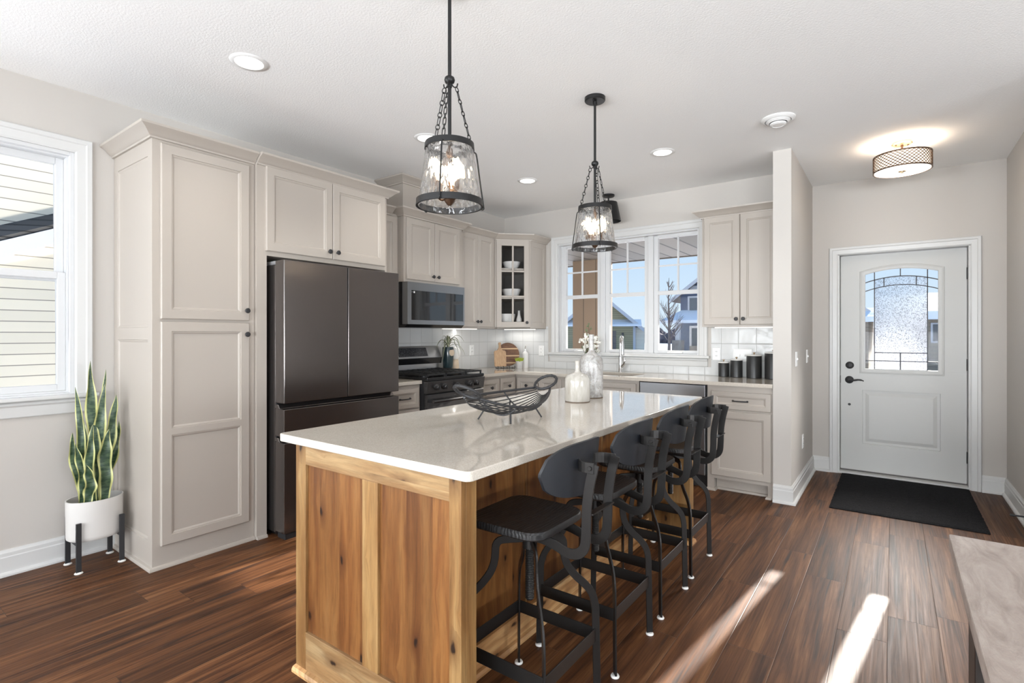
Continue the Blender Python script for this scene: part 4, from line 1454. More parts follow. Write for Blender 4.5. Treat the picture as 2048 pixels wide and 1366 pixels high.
for k in range(3):
    b.box(-3.4358, -3.4350, 3.182 + k * .006, 3.186 + k * .006, 1.680, 1.689)
b.build('badge_lettering', 'steel_grey', md_)
b = MB(); b.hexa([(-3.86, 3.13, 1.368), (-3.47, 3.13, 1.368), (-3.47, 3.88, 1.368), (-3.86, 3.88, 1.368)], [(-3.86, 3.13, 1.398), (-3.436, 3.13, 1.398), (-3.436, 3.88, 1.398), (-3.86, 3.88, 1.398)])
b.build('vent_base', 'enamel_black', mw, bevel=.003)

# ------------------------------------------------------------------ island
IX0, IX1, IY0, IY1, IP = -1.877, -1.017, 1.135, 3.322, -1.295
isl = thing('kitchen_island', 'knotty alder kitchen island with framed end panels', 'island', ((IX0 + IX1) / 2, (IY0 + IY1) / 2, 0))
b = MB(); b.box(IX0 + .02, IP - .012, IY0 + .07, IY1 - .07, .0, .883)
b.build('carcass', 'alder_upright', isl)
def end(y0, y1, out):
    """framed end: stiles, rails, mullion and two recessed plank panels; out = -1 faces the camera side"""
    yf = y0 if out < 0 else y1
    yb = yf - out * .022
    b = MB()
    for x0, x1 in ((IX0, -1.812), (-1.472, -1.391), (-1.065, -.0 + IX1)):
        b.box(x0, x1, yf, yb, .0 if x0 != -1.472 else .165, .884 if x0 != -1.472 else .806)
    b.build('stile', 'alder_stile', isl, bevel=.0015)
    b = MB(); b.box(-1.812, -1.065, yf, yb, .806, .884)
    b.build('top_rail', 'alder_rail', isl, bevel=.0015)
    b = MB(); b.box(-1.812, -1.065, yf, yb, .0, .165)
    b.build('bottom_rail', 'alder_rail', isl, bevel=.0015)
    yp = yf - out * .011
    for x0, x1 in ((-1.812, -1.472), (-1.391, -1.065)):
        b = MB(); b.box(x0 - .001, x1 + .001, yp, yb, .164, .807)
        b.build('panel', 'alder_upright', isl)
    b = MB(); b.box(IX0 + .02, IX1, yb, (y1 if out < 0 else y0), .0, .884)
    b.build('end_core', 'alder_stile', isl, bevel=.0015)
end(IY0, IY0 + .07, -1)
end(IY1 - .07, IY1, 1)
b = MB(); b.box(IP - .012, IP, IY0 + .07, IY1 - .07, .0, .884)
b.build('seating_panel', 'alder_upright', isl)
b = MB()
for y in (1.865, 2.60):
    b.box(IP, IP + .003, y - .004, y + .004, .12, .884)
b.build('panel_seam', 'alder_stile', isl)
b = MB(); b.box(IP, IP + .014, IY0 + .07, IY1 - .07, .0, .115)
b.build('base_board', 'alder_long', isl, bevel=.002)
b = MB()
SH = [(0, 0), (.019, 0), (.019, .009), (.013, .019), (0, .022)]
b.sweep([(IX0 - .0005, IY0), (IX1, IY0), (IX1, IY0 + .0705), (IP + .0145, IY0 + .0705), (IP + .0145, IY1 - .0705), (IX1, IY1 - .0705), (IX1, IY1)], SH)
b.build('shoe_moulding', 'alder_long', isl, smooth=30)

def rounded_slab(x0, x1, y0, y1, r, z0, z1, n=8):
    pts = []
    for cx, cy, a0 in ((x1 - r, y1 - r, 0), (x0 + r, y1 - r, 90), (x0 + r, y0 + r, 180), (x1 - r, y0 + r, 270)):
        for k in range(n + 1):
            a = math.radians(a0 + 90 * k / n)
            pts.append((cx + r * math.cos(a), cy + r * math.sin(a)))
    return MB().prism(pts, z0, z1)
it = tag(rounded_slab(-1.955, -.962, 1.105, 3.338, .022, Q0, Q1).build('island_worktop', 'quartz', bevel=.003, smooth=30), 'glossy beige quartz worktop on the wooden island', 'worktop')

# ------------------------------------------------------------------ bar stools
def make_stool(cx, cy, label):
    r = thing('bar_stool', label, 'stool', (cx, cy, 0), 'black bar stools along the island')
    P = lambda x, y, z: (cx + x, cy + y, z)
    # seat: dished slab with clipped corners
    b = MB()
    xf, xb, hw = -.172, .142, .174
    out = roundpath([(xf, 0, 0), (xf, -hw * .97, 0), (xb, -hw * .93, 0), (xb, hw * .93, 0), (xf, hw * .97, 0), (xf, 0.001, 0)], .075, 8)
    out = out[:-1]
    n = len(out)
    rings = []
    for s_, z in ((.96, .649), (1.0, .655), (1.0, .671), (.975, .677), (.75, .674), (.35, .671)):
        rings.append([P(q.x * s_, q.y * s_, z) for q in out])
    vs = [q for rg_ in rings for q in rg_] + [P(-.015, 0, .670), P(-.015, 0, .649)]
    fs = [(i * n + k, i * n + (k + 1) % n, i * n + n + (k + 1) % n, i * n + n + k) for i in range(len(rings) - 1) for k in range(n)]
    top = len(rings) * n
    fs += [((len(rings) - 1) * n + k, (len(rings) - 1) * n + (k + 1) % n, top) for k in range(n)]
    fs += [(k, top + 1, (k + 1) % n) for k in range(n)]
    b.add(vs, fs)
    b.build('seat', 'black_oak', r, smooth=35)
    # backrest: bent plywood oval
    b = MB()
    N1, N2 = 22, 9
    def edge(s):
        return .5 * (1 - abs(s) ** 2.8) ** .44
    vs = []
    for t in (0, 1):
        for i in range(N1 + 1):
            s = -1 + 2 * i / N1
            s = max(-.9995, min(.9995, s))
            for j in range(N2 + 1):
                q = -1 + 2 * j / N2
                z = .874 + .176 * edge(s) * q
                x = .225 - .058 * s * s - (.010 if t else 0) + .10 * (z - .872)
                y = .186 * s
                vs.append(P(x, y, z))
    m = (N1 + 1) * (N2 + 1)
    id_ = lambda t, i, j: t * m + i * (N2 + 1) + j
    fs = []
    for i in range(N1):
        for j in range(N2):
            fs.append((id_(0, i, j), id_(0, i + 1, j), id_(0, i + 1, j + 1), id_(0, i, j + 1)))
            fs.append((id_(1, i, j + 1), id_(1, i + 1, j + 1), id_(1, i + 1, j), id_(1, i, j)))
    for i in range(N1):
        fs.append((id_(1, i, 0), id_(1, i + 1, 0), id_(0, i + 1, 0), id_(0, i, 0)))
        fs.append((id_(0, i, N2), id_(0, i + 1, N2), id_(1, i + 1, N2), id_(1, i, N2)))
    for j in range(N2):
        fs.append((id_(0, 0, j), id_(0, 0, j + 1), id_(1, 0, j + 1), id_(1, 0, j)))
        fs.append((id_(1, N1, j), id_(1, N1, j + 1), id_(0, N1, j + 1), id_(0, N1, j)))
    b.add(vs, fs)
    b.build('backrest', 'back_black', r, smooth=50)
    # back arms: flat bars under the seat, looping up behind
    for sy in (-1, 1):
        b = MB()
        pts = smoothpath([(.00, .636), (.07, .636), (.115, .633), (.155, .624), (.195, .612), (.232, .618), (.256, .645), (.262, .70), (.264, .77), (.274, .84), (.290, .905)], 4)
        b.flatbar([P(q[0], sy * .074, q[1]) for q in pts], .033, .006, (0, 1, 0))
        b.build('back_arm', 'gunmetal', r, bevel=.0012, seg=1)
    # bracket from arms to backrest
    b = MB()
    pts = roundpath([(.290, -.078, .893), (.235, -.078, .893), (.216, -.03, .893), (.216, .03, .893), (.235, .078, .893), (.290, .078, .893)], .03, 4)
    b.flatbar([P(*q) for q in pts], .005, .034, (0, 0, 1))
    for sy in (-1, 1):
        b.cyl(P(.278, sy * .080, .893), P(.278, sy * .087, .893), .007, n=10)
    b.build('back_bracket', 'gunmetal', r, bevel=.001, seg=1)
    b = MB(); b.hexa([P(.258, -.074, .742), P(.286, -.074, .748), P(.286, .074, .748), P(.258, .074, .742)], [P(.258, -.074, .747), P(.286, -.074, .753), P(.286, .074, .753), P(.258, .074, .747)])
    b.build('cross_strap', 'gunmetal', r)
    # hub, plate, screw
    b = MB(); b.box(cx - .10, cx + .06, cy - .08, cy + .08, .638, .648); b.cyl(P(0, 0, .56), P(0, 0, .64), .026, n=18)
    b.build('hub', 'gunmetal', r, smooth=35)
    b = MB(); prof = [(0, .377), (.012, .377)]
    z = .38
    while z < .565:
        prof += [(.0125, z), (.0160, z + .003), (.0125, z + .006)]
        z += .0062
    prof += [(.012, .57), (0, .57)]
    b.lathe(prof, P(0, 0, 0), n=16)
    b.build('screw', 'gunmetal', r, smooth=60)
    # legs: cranked flat bars in the diagonal planes
    for ax, ay in ((-.1725, -.175), (-.1725, .175), (.1725, -.175), (.1725, .175)):
        L = math.hypot(ax, ay)
        d = (ax / L, ay / L)
        pr = [(.020, .592), (.085, .592), (.108, .588), (.120, .572), (.122, .545), (.126, .515), (.140, .480), (.168, .445), (.200, .415), (.226, .380), (.238, .335), (.240, .28), (.243, .15), (.2455, .008)]
        pts = smoothpath([(q, h, 0) for q, h in pr], 3)
        b = MB(); b.flatbar([P(d[0] * q[0], d[1] * q[0], q[1]) for q in pts], .027, .007, (-d[1], d[0], 0))
        lg = b.build('leg', 'gunmetal', r, bevel=.001, seg=1)
        b = MB(); b.lathe([(.016, 0), (.017, .003), (.014, .009), (0, .010)], P(ax * 1.0, ay * 1.0, 0), n=14)
        b.build('foot_cap', 'rubber_white', lg, smooth=40)
    # foot ring: four flat straps
    ca = [(-.168, -.170), (.168, -.170), (.168, .170), (-.168, .170)]
    for k in range(4):
        p, q = ca[k], ca[(k + 1) % 4]
        b = MB(); b.flatbar([P(*p, .231), P(*q, .231)], .005, .048, (0, 0, 1))
        b.build('footrest', 'gunmetal', r, bevel=.001, seg=1)
    return r
st = make_stool(-1.027, 1.505, 'black bar stool nearest the camera, at the near end of the island')
for cx_, cy_, lb_ in ((-1.027, 2.003, 'black bar stool second from the near end of the island'),
                      (-1.035, 2.505, 'black bar stool third from the near end of the island'),
                      (-1.048, 2.990, 'black bar stool farthest from the camera, nearest the dishwasher')):
    c = copy_tree(st)
    c.location = (cx_, cy_, 0)
    c['label'] = lb_

# ------------------------------------------------------------------ pendants
def make_pendant(x, y, rot, label):
    r = thing('pendant_lamp', label, 'pendant', (x, y, HC), 'pendants over the island')
    P = lambda q, a, z: (x + q * math.cos(a), y + q * math.sin(a), z)
    ang = [2 * PI * k / 3 for k in range(3)]
    b = MB(); b.lathe([(.062, HC - .0005), (.062, HC - .020), (.058, HC - .025), (.012, HC - .026), (.011, HC - .045)], (x, y, 0), n=32)
    for a in (0.6, 0.6 + PI):
        q = P(.035, a, HC - .026)
        b.cyl(q, (q[0], q[1], q[2] - .008), .006, n=10)
    b.build('canopy', 'lamp_black', r, smooth=35)
    b = MB(); b.cyl((x, y, HC - .03), (x, y, 2.355), .0075, n=14)
    b.cyl((x, y, 2.33), (x, y, 2.07), .0075, n=14)
    b.build('rod', 'lamp_black', r, smooth=40)
    b = MB(); b.lathe([(.0, 2.358), (.009, 2.357), (.019, 2.350), (.022, 2.340), (.019, 2.330), (.010, 2.323), (.010, 2.31), (0, 2.31)], (x, y, 0), n=20)
    for a in ang:
        b.tube(smoothpath([P(.008, a, 2.325), P(.018, a, 2.315), P(.030, a, 2.318), P(.034, a, 2.332)], 4), .0028, 6)
    b.build('hook_knob', 'lamp_black', r, smooth=50)
    for a in ang:
        b = MB()
        p0, p1 = Vector(P(.028, a, 2.316)), Vector(P(.094, a, 2.078))
        d = (p1 - p0)
        L = d.length
        d.normalize()
        s1 = Vector((-math.sin(a), math.cos(a), 0))
        s2 = d.cross(s1)
        lens = [.018, .030, .018, .030, .018, .030, .018, .030, .018, .030]
        k = L / (sum(lens) - .004 * (len(lens) - 1))
        pos = 0
        for i, ln in enumerate(lens):
            ln *= k
            c = p0 + d * (pos + ln / 2)
            w = s1 if i % 2 else (s1 * .5 + s2 * .87)
            hl, hw = ln / 2, (.0058 if i % 2 else .0085)
            pts = []
            for q in range(14):
                t = 2 * PI * q / 14
                cc, ss = math.cos(t), math.sin(t)
                e = .6 if i % 2 else 1
                pts.append(c + d * (hl * math.copysign(abs(cc) ** e, cc)) + w * (hw * math.copysign(abs(ss) ** e, ss)))
            b.tube(pts, .0019, 6, closed=True)
            pos += ln - .004 * k
        b.build('chain', 'lamp_black', r, smooth=60)
    b = MB(); b.lathe([(.0975, 2.056), (.1015, 2.056), (.0995, 2.081), (.0955, 2.081)], (x, y, 0), n=48, closed=True)
    for a in ang:
        b.flatbar([P(.0, a + .5, 2.078), P(.097, a + .5, 2.078)], .008, .004, (0, 0, 1))
    b.build('top_ring', 'lamp_black', r, smooth=35)
    b = MB(); b.lathe([(.1295, 1.824), (.1365, 1.824), (.1350, 1.850), (.1280, 1.850)], (x, y, 0), n=48, closed=True)
    b.build('bottom_ring', 'lamp_black', r, smooth=35)
    b = MB(); prof = [(.0945 + (.1265 - .0945) * k / 14, 2.078 - (2.078 - 1.826) * k / 14) for k in range(15)]
    prof = prof + [(q - .004, z) for q, z in prof[::-1]]
    b.lathe(prof, (x, y, 0), n=64, closed=True)
    b.build('glass_shade', 'rippled_glass', r, smooth=60)
    for a in ang:
        b = MB(); b.tube(smoothpath([P(.099, a, 2.060), P(.108, a, 2.057), P(.116, a, 2.040), P(.130, a, 1.94), P(.1445, a, 1.845), P(.146, a, 1.828), P(.137, a, 1.823)], 4), .0034, 8)
        b.build('side_rod', 'lamp_black', r, smooth=60)
    b = MB(); b.cyl((x, y, 2.07), (x, y, 1.835), .006, n=12)
    b.lathe([(0, 1.828), (.007, 1.829), (.013, 1.836), (.020, 1.845), (.022, 1.860), (.008, 1.868)], (x, y, 0), n=18)
    b.lathe([(.006, 2.068), (.014, 2.05), (.013, 2.03), (.006, 2.01)], (x, y, 0), n=16)
    st_ = b.build('stem', 'bronze', r, smooth=40)
    for a in ang:
        a += .9
        b = MB(); b.tube(smoothpath([P(.010, a, 1.862), P(.028, a, 1.850), P(.043, a, 1.856), P(.046, a, 1.875)], 4), .0042, 8)
        b.lathe([(.014, 1.875), (.012, 1.880), (.0105, 1.882), (.0105, 1.925), (0, 1.926)], P(.046, a, 0), n=14)
        b.build('candle_arm', 'bronze', r, smooth=45)
        b = MB(); b.lathe([(.006, 1.926), (.011, 1.938), (.0155, 1.955), (.014, 1.975), (.008, 1.995), (.003, 2.008), (0, 2.010)], P(.046, a, 0), n=16)
        b.build('bulb', 'bulb_glow', r, smooth=60)
    r.rotation_euler = (0, 0, rot)
    return r
p1_ = make_pendant(-1.457, 1.556, math.radians(58), 'black pendant lamp with rippled glass shade over the near end of the island')
p2_ = copy_tree(p1_)
p2_.location = (-1.457, 2.835, HC)
p2_.rotation_euler = (0, 0, math.radians(70))
p2_['label'] = 'black pendant lamp with rippled glass shade over the far end of the island'
def point(name, loc, w, col=(1, .85, .65), r=.03):
    d = bpy.data.lights.new(name, 'POINT')
    d.energy = w
    d.color = col
    d.shadow_soft_size = r
    o = bpy.data.objects.new(name, d)
    o.location = loc
    COL.objects.link(o)
    return o

point('pendant_light', (-1.457, 1.556, 1.968), .9, (1, .82, .58), .02)
point('pendant_light', (-1.457, 2.835, 1.968), .9, (1, .82, .58), .02)

# ------------------------------------------------------------------ ceiling fixtures
CANS = ((-2.735, 1.387, 'round recessed ceiling light nearest the pantry, upper left'), (-2.742, 2.69, 'round recessed ceiling light partly behind the nearest pendant'),
        (-2.745, 3.985, 'round recessed ceiling light nearest the microwave cabinet, between the two pendants'), (-1.462, 3.992, 'round recessed ceiling light right of the far pendant'))
can = None
for x, y, lab in CANS:
    if can is None:
        can = thing('recessed_light', lab, 'ceiling light', (x, y, HC - .012), 'recessed ceiling lights')
        b = MB(); b.lathe([(.068, HC - .0045), (.070, HC - .0070), (.088, HC - .0055), (.094, HC - .0005), (.066, HC - .0005)], (x, y, 0), n=40, closed=True)
        b.build('trim_ring', 'vent_white', can, smooth=40)
        b = MB(); b.lathe([(0, HC - .0008), (.069, HC - .0008), (.068, HC - .0048), (0, HC - .0050)], (x, y, 0), n=40)
        b.build('lens', 'can_glow', can)
    else:
        c = copy_tree(can)
        c.location = (x, y, HC - .012)
        c['label'] = lab
    area('recessed_lamp', (x, y, HC - .0058), (x, y, 0), .13, .13, 2.5, (1, .93, .84), 110, 'DISK')

t = thing('ceiling_vent', 'white round stepped vent in the ceiling near the partition', 'vent', (-.617, 3.83, HC - .05))
vx, vy = -.617, 3.83
b = MB(); b.lathe([(.104, HC - .0005), (.104, HC - .006), (.094, HC - .014), (.080, HC - .018), (.078, HC - .0005)], (vx, vy, 0), n=40, closed=True)
b.build('outer_ring', 'vent_white', t, smooth=40)
b = MB(); b.lathe([(.074, HC - .012), (.074, HC - .020), (.056, HC - .030), (.054, HC - .024)], (vx, vy, 0), n=40, closed=True)
b.build('middle_ring', 'vent_white', t, smooth=40)
b = MB(); b.lathe([(0, HC - .034), (.050, HC - .032), (.050, HC - .040), (.038, HC - .046), (.036, HC - .044), (0, HC - .046)], (vx, vy, 0), n=40)
b.build('centre_cone', 'vent_white', t, smooth=40)
b = MB(); b.lathe([(0, HC - .0008), (.077, HC - .0008), (.077, HC - .002), (0, HC - .002)], (vx, vy, 0), n=32); b.cyl((vx, vy, HC - .001), (vx, vy, HC - .036), .03, n=16)
b.build('throat', 'slot_dark', t)

# semi-flush drum by the door
t = thing('ceiling_lamp', 'drum ceiling lamp with bronze lattice near the front door', 'ceiling lamp', (.053, 4.853, HC))
lx, ly = .053, 4.853
zt, zb, dr = 2.645, 2.525, .178
b = MB(); b.lathe([(.066, HC - .0005), (.066, HC - .012), (.060, HC - .018), (.010, HC - .019)], (lx, ly, 0), n=36)
b.build('canopy', 'antique_brass', t, smooth=40)
b = MB()
for a in (.4, .4 + PI):
    q = (lx + .04 * math.cos(a), ly + .04 * math.sin(a), HC - .018)
    b.cyl(q, (q[0], q[1], q[2] - .006), .006, n=10)
b.build('canopy_screw', 'bronze', t)
b = MB(); b.cyl((lx, ly, HC - .018), (lx, ly, zb - .006), .008, n=14)
for k in range(3):
    a = 2 * PI * k / 3
    b.tube([(lx, ly, zt - .004), (lx + (dr - .004) * math.cos(a), ly + (dr - .004) * math.sin(a), zt - .004)], .004)
b.build('stem', 'bronze', t, smooth=40)
b = MB()
for z in (zt - .009, zb):
    b.lathe([(dr - .004, z), (dr + .003, z), (dr + .003, z + .009), (dr - .004, z + .009)], (lx, ly, 0), n=64, closed=True)
b.build('rim', 'bronze', t, smooth=30)
b = MB(); NL = 40; hh = zt - zb - .018
for s in (-1, 1):
    for k in range(NL):
        a0 = 2 * PI * k / NL
        pts = []
        for q in range(9):
            a = a0 + s * (q / 8) * 2 * PI * 4.5 / NL
            pts.append((lx + dr * math.cos(a), ly + dr * math.sin(a), zb + .009 + hh * q / 8))
        b.tube(pts, .0024, 4)
b.build('lattice', 'bronze', t)
b = MB(); b.lathe([(dr - .007, zb + .004), (dr - .007, zt - .004), (dr - .009, zt - .004), (dr - .009, zb + .004)], (lx, ly, 0), n=64, closed=True)
b.build('fabric_shade', 'shade_glow', t, smooth=40)
b = MB(); b.lathe([(.004, zb + .002), (dr - .008, zb + .002), (dr - .008, zb + .005), (.004, zb + .005)], (lx, ly, 0), n=64, closed=True)
b.build('diffuser', 'drum_glow', t, smooth=40)
b = MB(); b.lathe([(.026, zb + .001), (.025, zb - .004), (.012, zb - .005), (.012, zb - .012), (.009, zb - .014), (0, zb - .0145)], (lx, ly, 0), n=24)
b.build('finial', 'antique_brass', t, smooth=40)
point('drum_lamp_light', (lx + .09, ly - .03, zb + .055), .4, (1, .88, .72), .03)
point('drum_lamp_light', (lx - .09, ly + .03, zb + .055), .4, (1, .88, .72), .03)

# black cone semi-flush above the sink
t = thing('ceiling_lamp', 'small black cone-shaded ceiling lamp above the sink, behind the far pendant', 'ceiling lamp', (-2.358, 4.889, HC))
lx, ly = -2.358, 4.889
b = MB(); b.lathe([(.062, HC - .0005), (.062, HC - .014), (.056, HC - .020), (.009, HC - .020)], (lx, ly, 0), n=32)
b.build('canopy', 'lamp_black', t, smooth=35)
b = MB(); b.cyl((lx, ly, HC - .02), (lx, ly, 2.655), .008, n=12)
b.build('stem', 'lamp_black', t, smooth=40)
b = MB(); b.lathe([(0, 2.662), (.088, 2.662), (.127, 2.468), (.124, 2.468), (.085, 2.656), (0, 2.656)], (lx, ly, 0), n=40)
b.build('shade', 'lamp_black', t, smooth=35)
b = MB(); b.lathe([(.018, 2.656), (.018, 2.61), (.028, 2.585), (.030, 2.56), (.022, 2.535), (0, 2.525)], (lx, ly, 0), n=18)
b.build('bulb', 'can_glow', t, smooth=60)

# under-cabinet light strips
def led(label, x0, x1, y0, y1, z):
    b = MB(); b.box(x0, x1, y0, y1, z - .008, z)
    tag(b.build('light_strip', 'led_strip'), label, 'light strip')
led('slim light strip under the cabinet above the canisters', -1.34, -.82, 5.02, 5.045, 1.3745)
area('strip_light', (-1.08, 5.03, 1.362), (-1.08, 5.06, .9), .52, .03, .04, (1, .97, .92), 160)
led('slim light strip under the tall two-door cabinet and beside the corner cabinet', -3.80, -3.775, 3.94, 4.48, 1.3715)
area('strip_light', (-3.787, 4.21, 1.36), (-3.81, 4.21, .9), .03, .54, .55, (1, .97, .92), 160)
led('slim light strip under the glass corner cabinet', -3.80, -3.36, 5.02, 5.045, 1.3715)
area('strip_light', (-3.58, 5.03, 1.36), (-3.58, 5.06, .9), .42, .03, .40, (1, .97, .92), 160)

# ------------------------------------------------------------------ plant by the left window
px_, py_ = -3.68, .985
pl = thing('snake_plant', 'tall snake plant in an oval white planter on black legs by the left window', 'plant', (px_, py_, 0))
ea, eb = .132, .108            # half-axes along Y and X
b = MB()
def oval(k, z): return [(px_ + eb * k * math.cos(2 * PI * i / 48), py_ + ea * k * math.sin(2 * PI * i / 48), z) for i in range(48)]
rings = [oval(.90, .158), oval(.97, .166), oval(.985, .18), oval(1.0, .372), oval(1.0, .378), oval(.955, .378), oval(.95, .37), oval(.94, .325)]
vs = [q for rg_ in rings for q in rg_]
b.add(vs, [(i * 48 + k, i * 48 + (k + 1) % 48, i * 48 + 48 + (k + 1) % 48, i * 48 + 48 + k) for i in range(7) for k in range(48)] + [tuple(range(47, -1, -1))])
b.build('pot', 'planter_white', pl, smooth=40)
b = MB(); b.add(oval(.945, .335) + [(px_, py_, .342)], [(k, (k + 1) % 48, 48) for k in range(48)])
b.build('soil', 'soil', pl, smooth=60)
for sx, sy in ((1, -1), (1, 1), (-1, -1), (-1, 1)):
    x, y = px_ + sx * .0985, py_ + sy * .0985
    b = MB(); b.box(x - .006, x + .006, y - .012, y + .012, .006, .272)
    lg = b.build('leg', 'matte_black', pl, bevel=.001, seg=1)
    b = MB(); b.lathe([(.019, 0), (.020, .003), (.014, .008), (0, .009)], (x, y, 0), n=14)
    b.build('foot_cap', 'rubber_white', lg, smooth=40)
b = MB()
b.box(px_ - .0985, px_ + .0985, py_ - .105, py_ - .092, .146, .158); b.box(px_ - .0985, px_ + .0985, py_ + .092, py_ + .105, .146, .158)
b.build('cradle', 'matte_black', pl)

def leaf(root, base, tip, width, face, wav=.012, nwave=3, phase=0.0, mat='snake_leaf', name='leaf', fold=.25, bend=0.0, taper=.9, nl=26):
    b0, t0 = Vector(base), Vector(tip)
    ax = t0 - b0
    L = ax.length
    a = ax.normalized()
    s = a.cross(Vector(face)).normalized()
    f = s.cross(a)
    b = MB()
    W_ = 6
    vs, uv = [], []
    for side in (0, 1):
        for i in range(nl + 1):
            t = i / nl
            w = width * (.62 + .38 * min(1, t * 2.4)) * (1 - max(0, (t - .55) / .45) ** 1.9) ** taper
            w = max(w, .0012)
            for j in range(W_ + 1):
                u = -1 + 2 * j / W_
                wave = wav * math.sin(phase + t * nwave * 2 * PI + (1.4 if u > 0 else 0)) * (abs(u) ** 1.5) * min(1, t * 3) * min(1, (1 - t) * 5)
                p = b0 + a * (L * t) + s * (u * w / 2 + wave * .5) + f * (fold * w * .5 * u * u + wave + bend * L * t * t) + s * (.010 * math.sin(phase + t * 5))
                p = p + f * (.0012 if side else -.0012) * (1 - abs(u) ** 4)
                vs.append(p)
                uv.append((j / W_, t))
    m = (nl + 1) * (W_ + 1)
    fs = []
    for i in range(nl):
        for j in range(W_):
            k = i * (W_ + 1) + j
            fs.append((k, k + 1, k + W_ + 2, k + W_ + 1))
            fs.append((m + k + W_ + 1, m + k + W_ + 2, m + k + 1, m + k))
    b.add(vs, fs)
    b.uv = dict(enumerate(uv))
    return b.build(name, mat, root, smooth=80)
CF = (.93, -.35, 0)      # roughly facing the room
for dx, dy, tx, ty, h, w, ph in ((.0, -.01, .01, -.015, 1.155, .054, .3), (.01, .012, .02, .035, 1.02, .062, 1.9), (.02, .03, .02, .085, .955, .060, 3.1),
                                (-.01, -.045, -.02, -.085, 1.01, .042, 4.4), (.045, .02, .065, .052, .765, .066, .9), (.05, -.025, .06, -.035, .80, .046, 2.2),
                                (.068, -.045, .078, -.055, .585, .054, 5.0), (-.02, -.055, .0, -.10, .76, .044, 1.2), (.0, .055, .01, .105, .80, .040, 3.8),
                                (-.04, .03, -.07, .06, 1.10, .030, 2.7), (-.04, -.02, -.06, -.035, .86, .046, .1), (.02, -.06, .03, -.088, .70, .040, 5.5)):
    fc = (CF[0] + random.uniform(-.25, .25), CF[1] + random.uniform(-.3, .3), 0)
    leaf(pl, (px_ + dx, py_ + dy, .338), (px_ + tx, py_ + ty, h), w, fc, phase=ph, wav=.010, nwave=2.6)

# ------------------------------------------------------------------ on the island
wb = thing('wire_bowl', 'black wrapped-wire hammock fruit bowl on the island', 'bowl', (-1.43, 1.945, Q1))
bc = Vector((-1.43, 1.935, Q1))
bl = Vector((.03, 1, 0)).normalized()      # long axis
bw = Vector((bl.y, -bl.x, 0))
HLh, HWd = .262, .118
def bp(s, q):
    """s along -1..1, q across -1..1"""
    wd = HWd * (1 - .62 * abs(s) ** 2.2)
    z = .030 + .055 * abs(s) ** 2.0 + .058 * q * q * (1 - .4 * s * s) - .022 * q * (1 - s * s)
    return bc + bl * (HLh * s) + bw * (wd * q) + V3(0, 0, z)
b = MB()
for sgn in (-1, 1):
    b.tube([bp(-1 + 2 * i / 28, sgn) for i in range(29)], .0062, 8)
b.build('rim', 'matte_black', wb, smooth=60)
for i in range(12):
    q = -1 + 2 * (i + 1) / 13
    b = MB(); b.tube([bp(-1 + 2 * k / 24, q) for k in range(25)], .0025, 6)
    b.build('wire', 'matte_black', wb, smooth=60)
for s_ in (-.36, .36):
    b = MB(); b.tube([bp(s_, -1 + 2 * k / 12) - V3(0, 0, .006) for k in range(13)], .0042, 6)
    b.build('cross_wire', 'matte_black', wb, smooth=60)
for sgn in (-1, 1):
    b = MB(); pts = []
    for k in range(29):
        a = 2 * PI * k / 28
        pts.append(bc + bl * (sgn * (HLh + .030 + .050 * math.cos(a))) + bw * (.056 * math.sin(a)) + V3(0, 0, .148 + .030 * math.cos(a)))
    b.tube(pts[:-1], .0068, 8, closed=True)
    for k in range(0, 28, 2):
        p, q = pts[k], pts[k + 1]
        b.cyl(p, p + (q - p) * .55, .0078, n=8)
    b.build('handle', 'matte_black', wb, smooth=50)
for ex_, ey_ in ((-.095, -.117), (.095, -.117), (.095, .117), (-.095, .117)):
    d = bl * ey_ + bw * ex_
    b = MB(); b.tube([bc + d * .72 + V3(0, 0, .066), bc + d + V3(0, 0, .002)], .0036, 8)
    b.build('leg', 'matte_black', wb, smooth=60)

def vase(label, c, prof, mat, group=None):
    t = thing('bottle_vase', label, 'vase', c)
    b = MB(); b.lathe(prof, c, n=44)
    b.build('body', mat, t, smooth=50)
    r = prof[0][0]
    b = MB(); b.lathe([(r - .004, 0), (r + .0012, 0), (r + .0020, .003), (r + .0012, .0055), (r - .004, .005)], c, n=44, closed=True)
    b.build('unglazed_foot', 'stem_brown', t, smooth=40)
vase('short cream bottle vase in front of the taller vase on the island', (-1.483, 2.665, Q1),
     [(.070, 0), (.0735, .012), (.0735, .12), (.072, .135), (.062, .152), (.040, .163), (.020, .170), (.0135, .180), (.0125, .21), (.0145, .232), (.016, .236), (.012, .238), (.010, .225), (.010, .18), (0, .17)], 'cream_glaze')
vase('tall speckled grey-white bottle vase on the far end of the island', (-1.513, 2.895, Q1),
     [(.070, 0), (.0715, .015), (.0715, .22), (.070, .236), (.060, .254), (.040, .268), (.022, .280), (.016, .295), (.0145, .36), (.016, .385), (.018, .389), (.013, .391), (.011, .37), (.011, .295), (0, .28)], 'speckled_glaze')

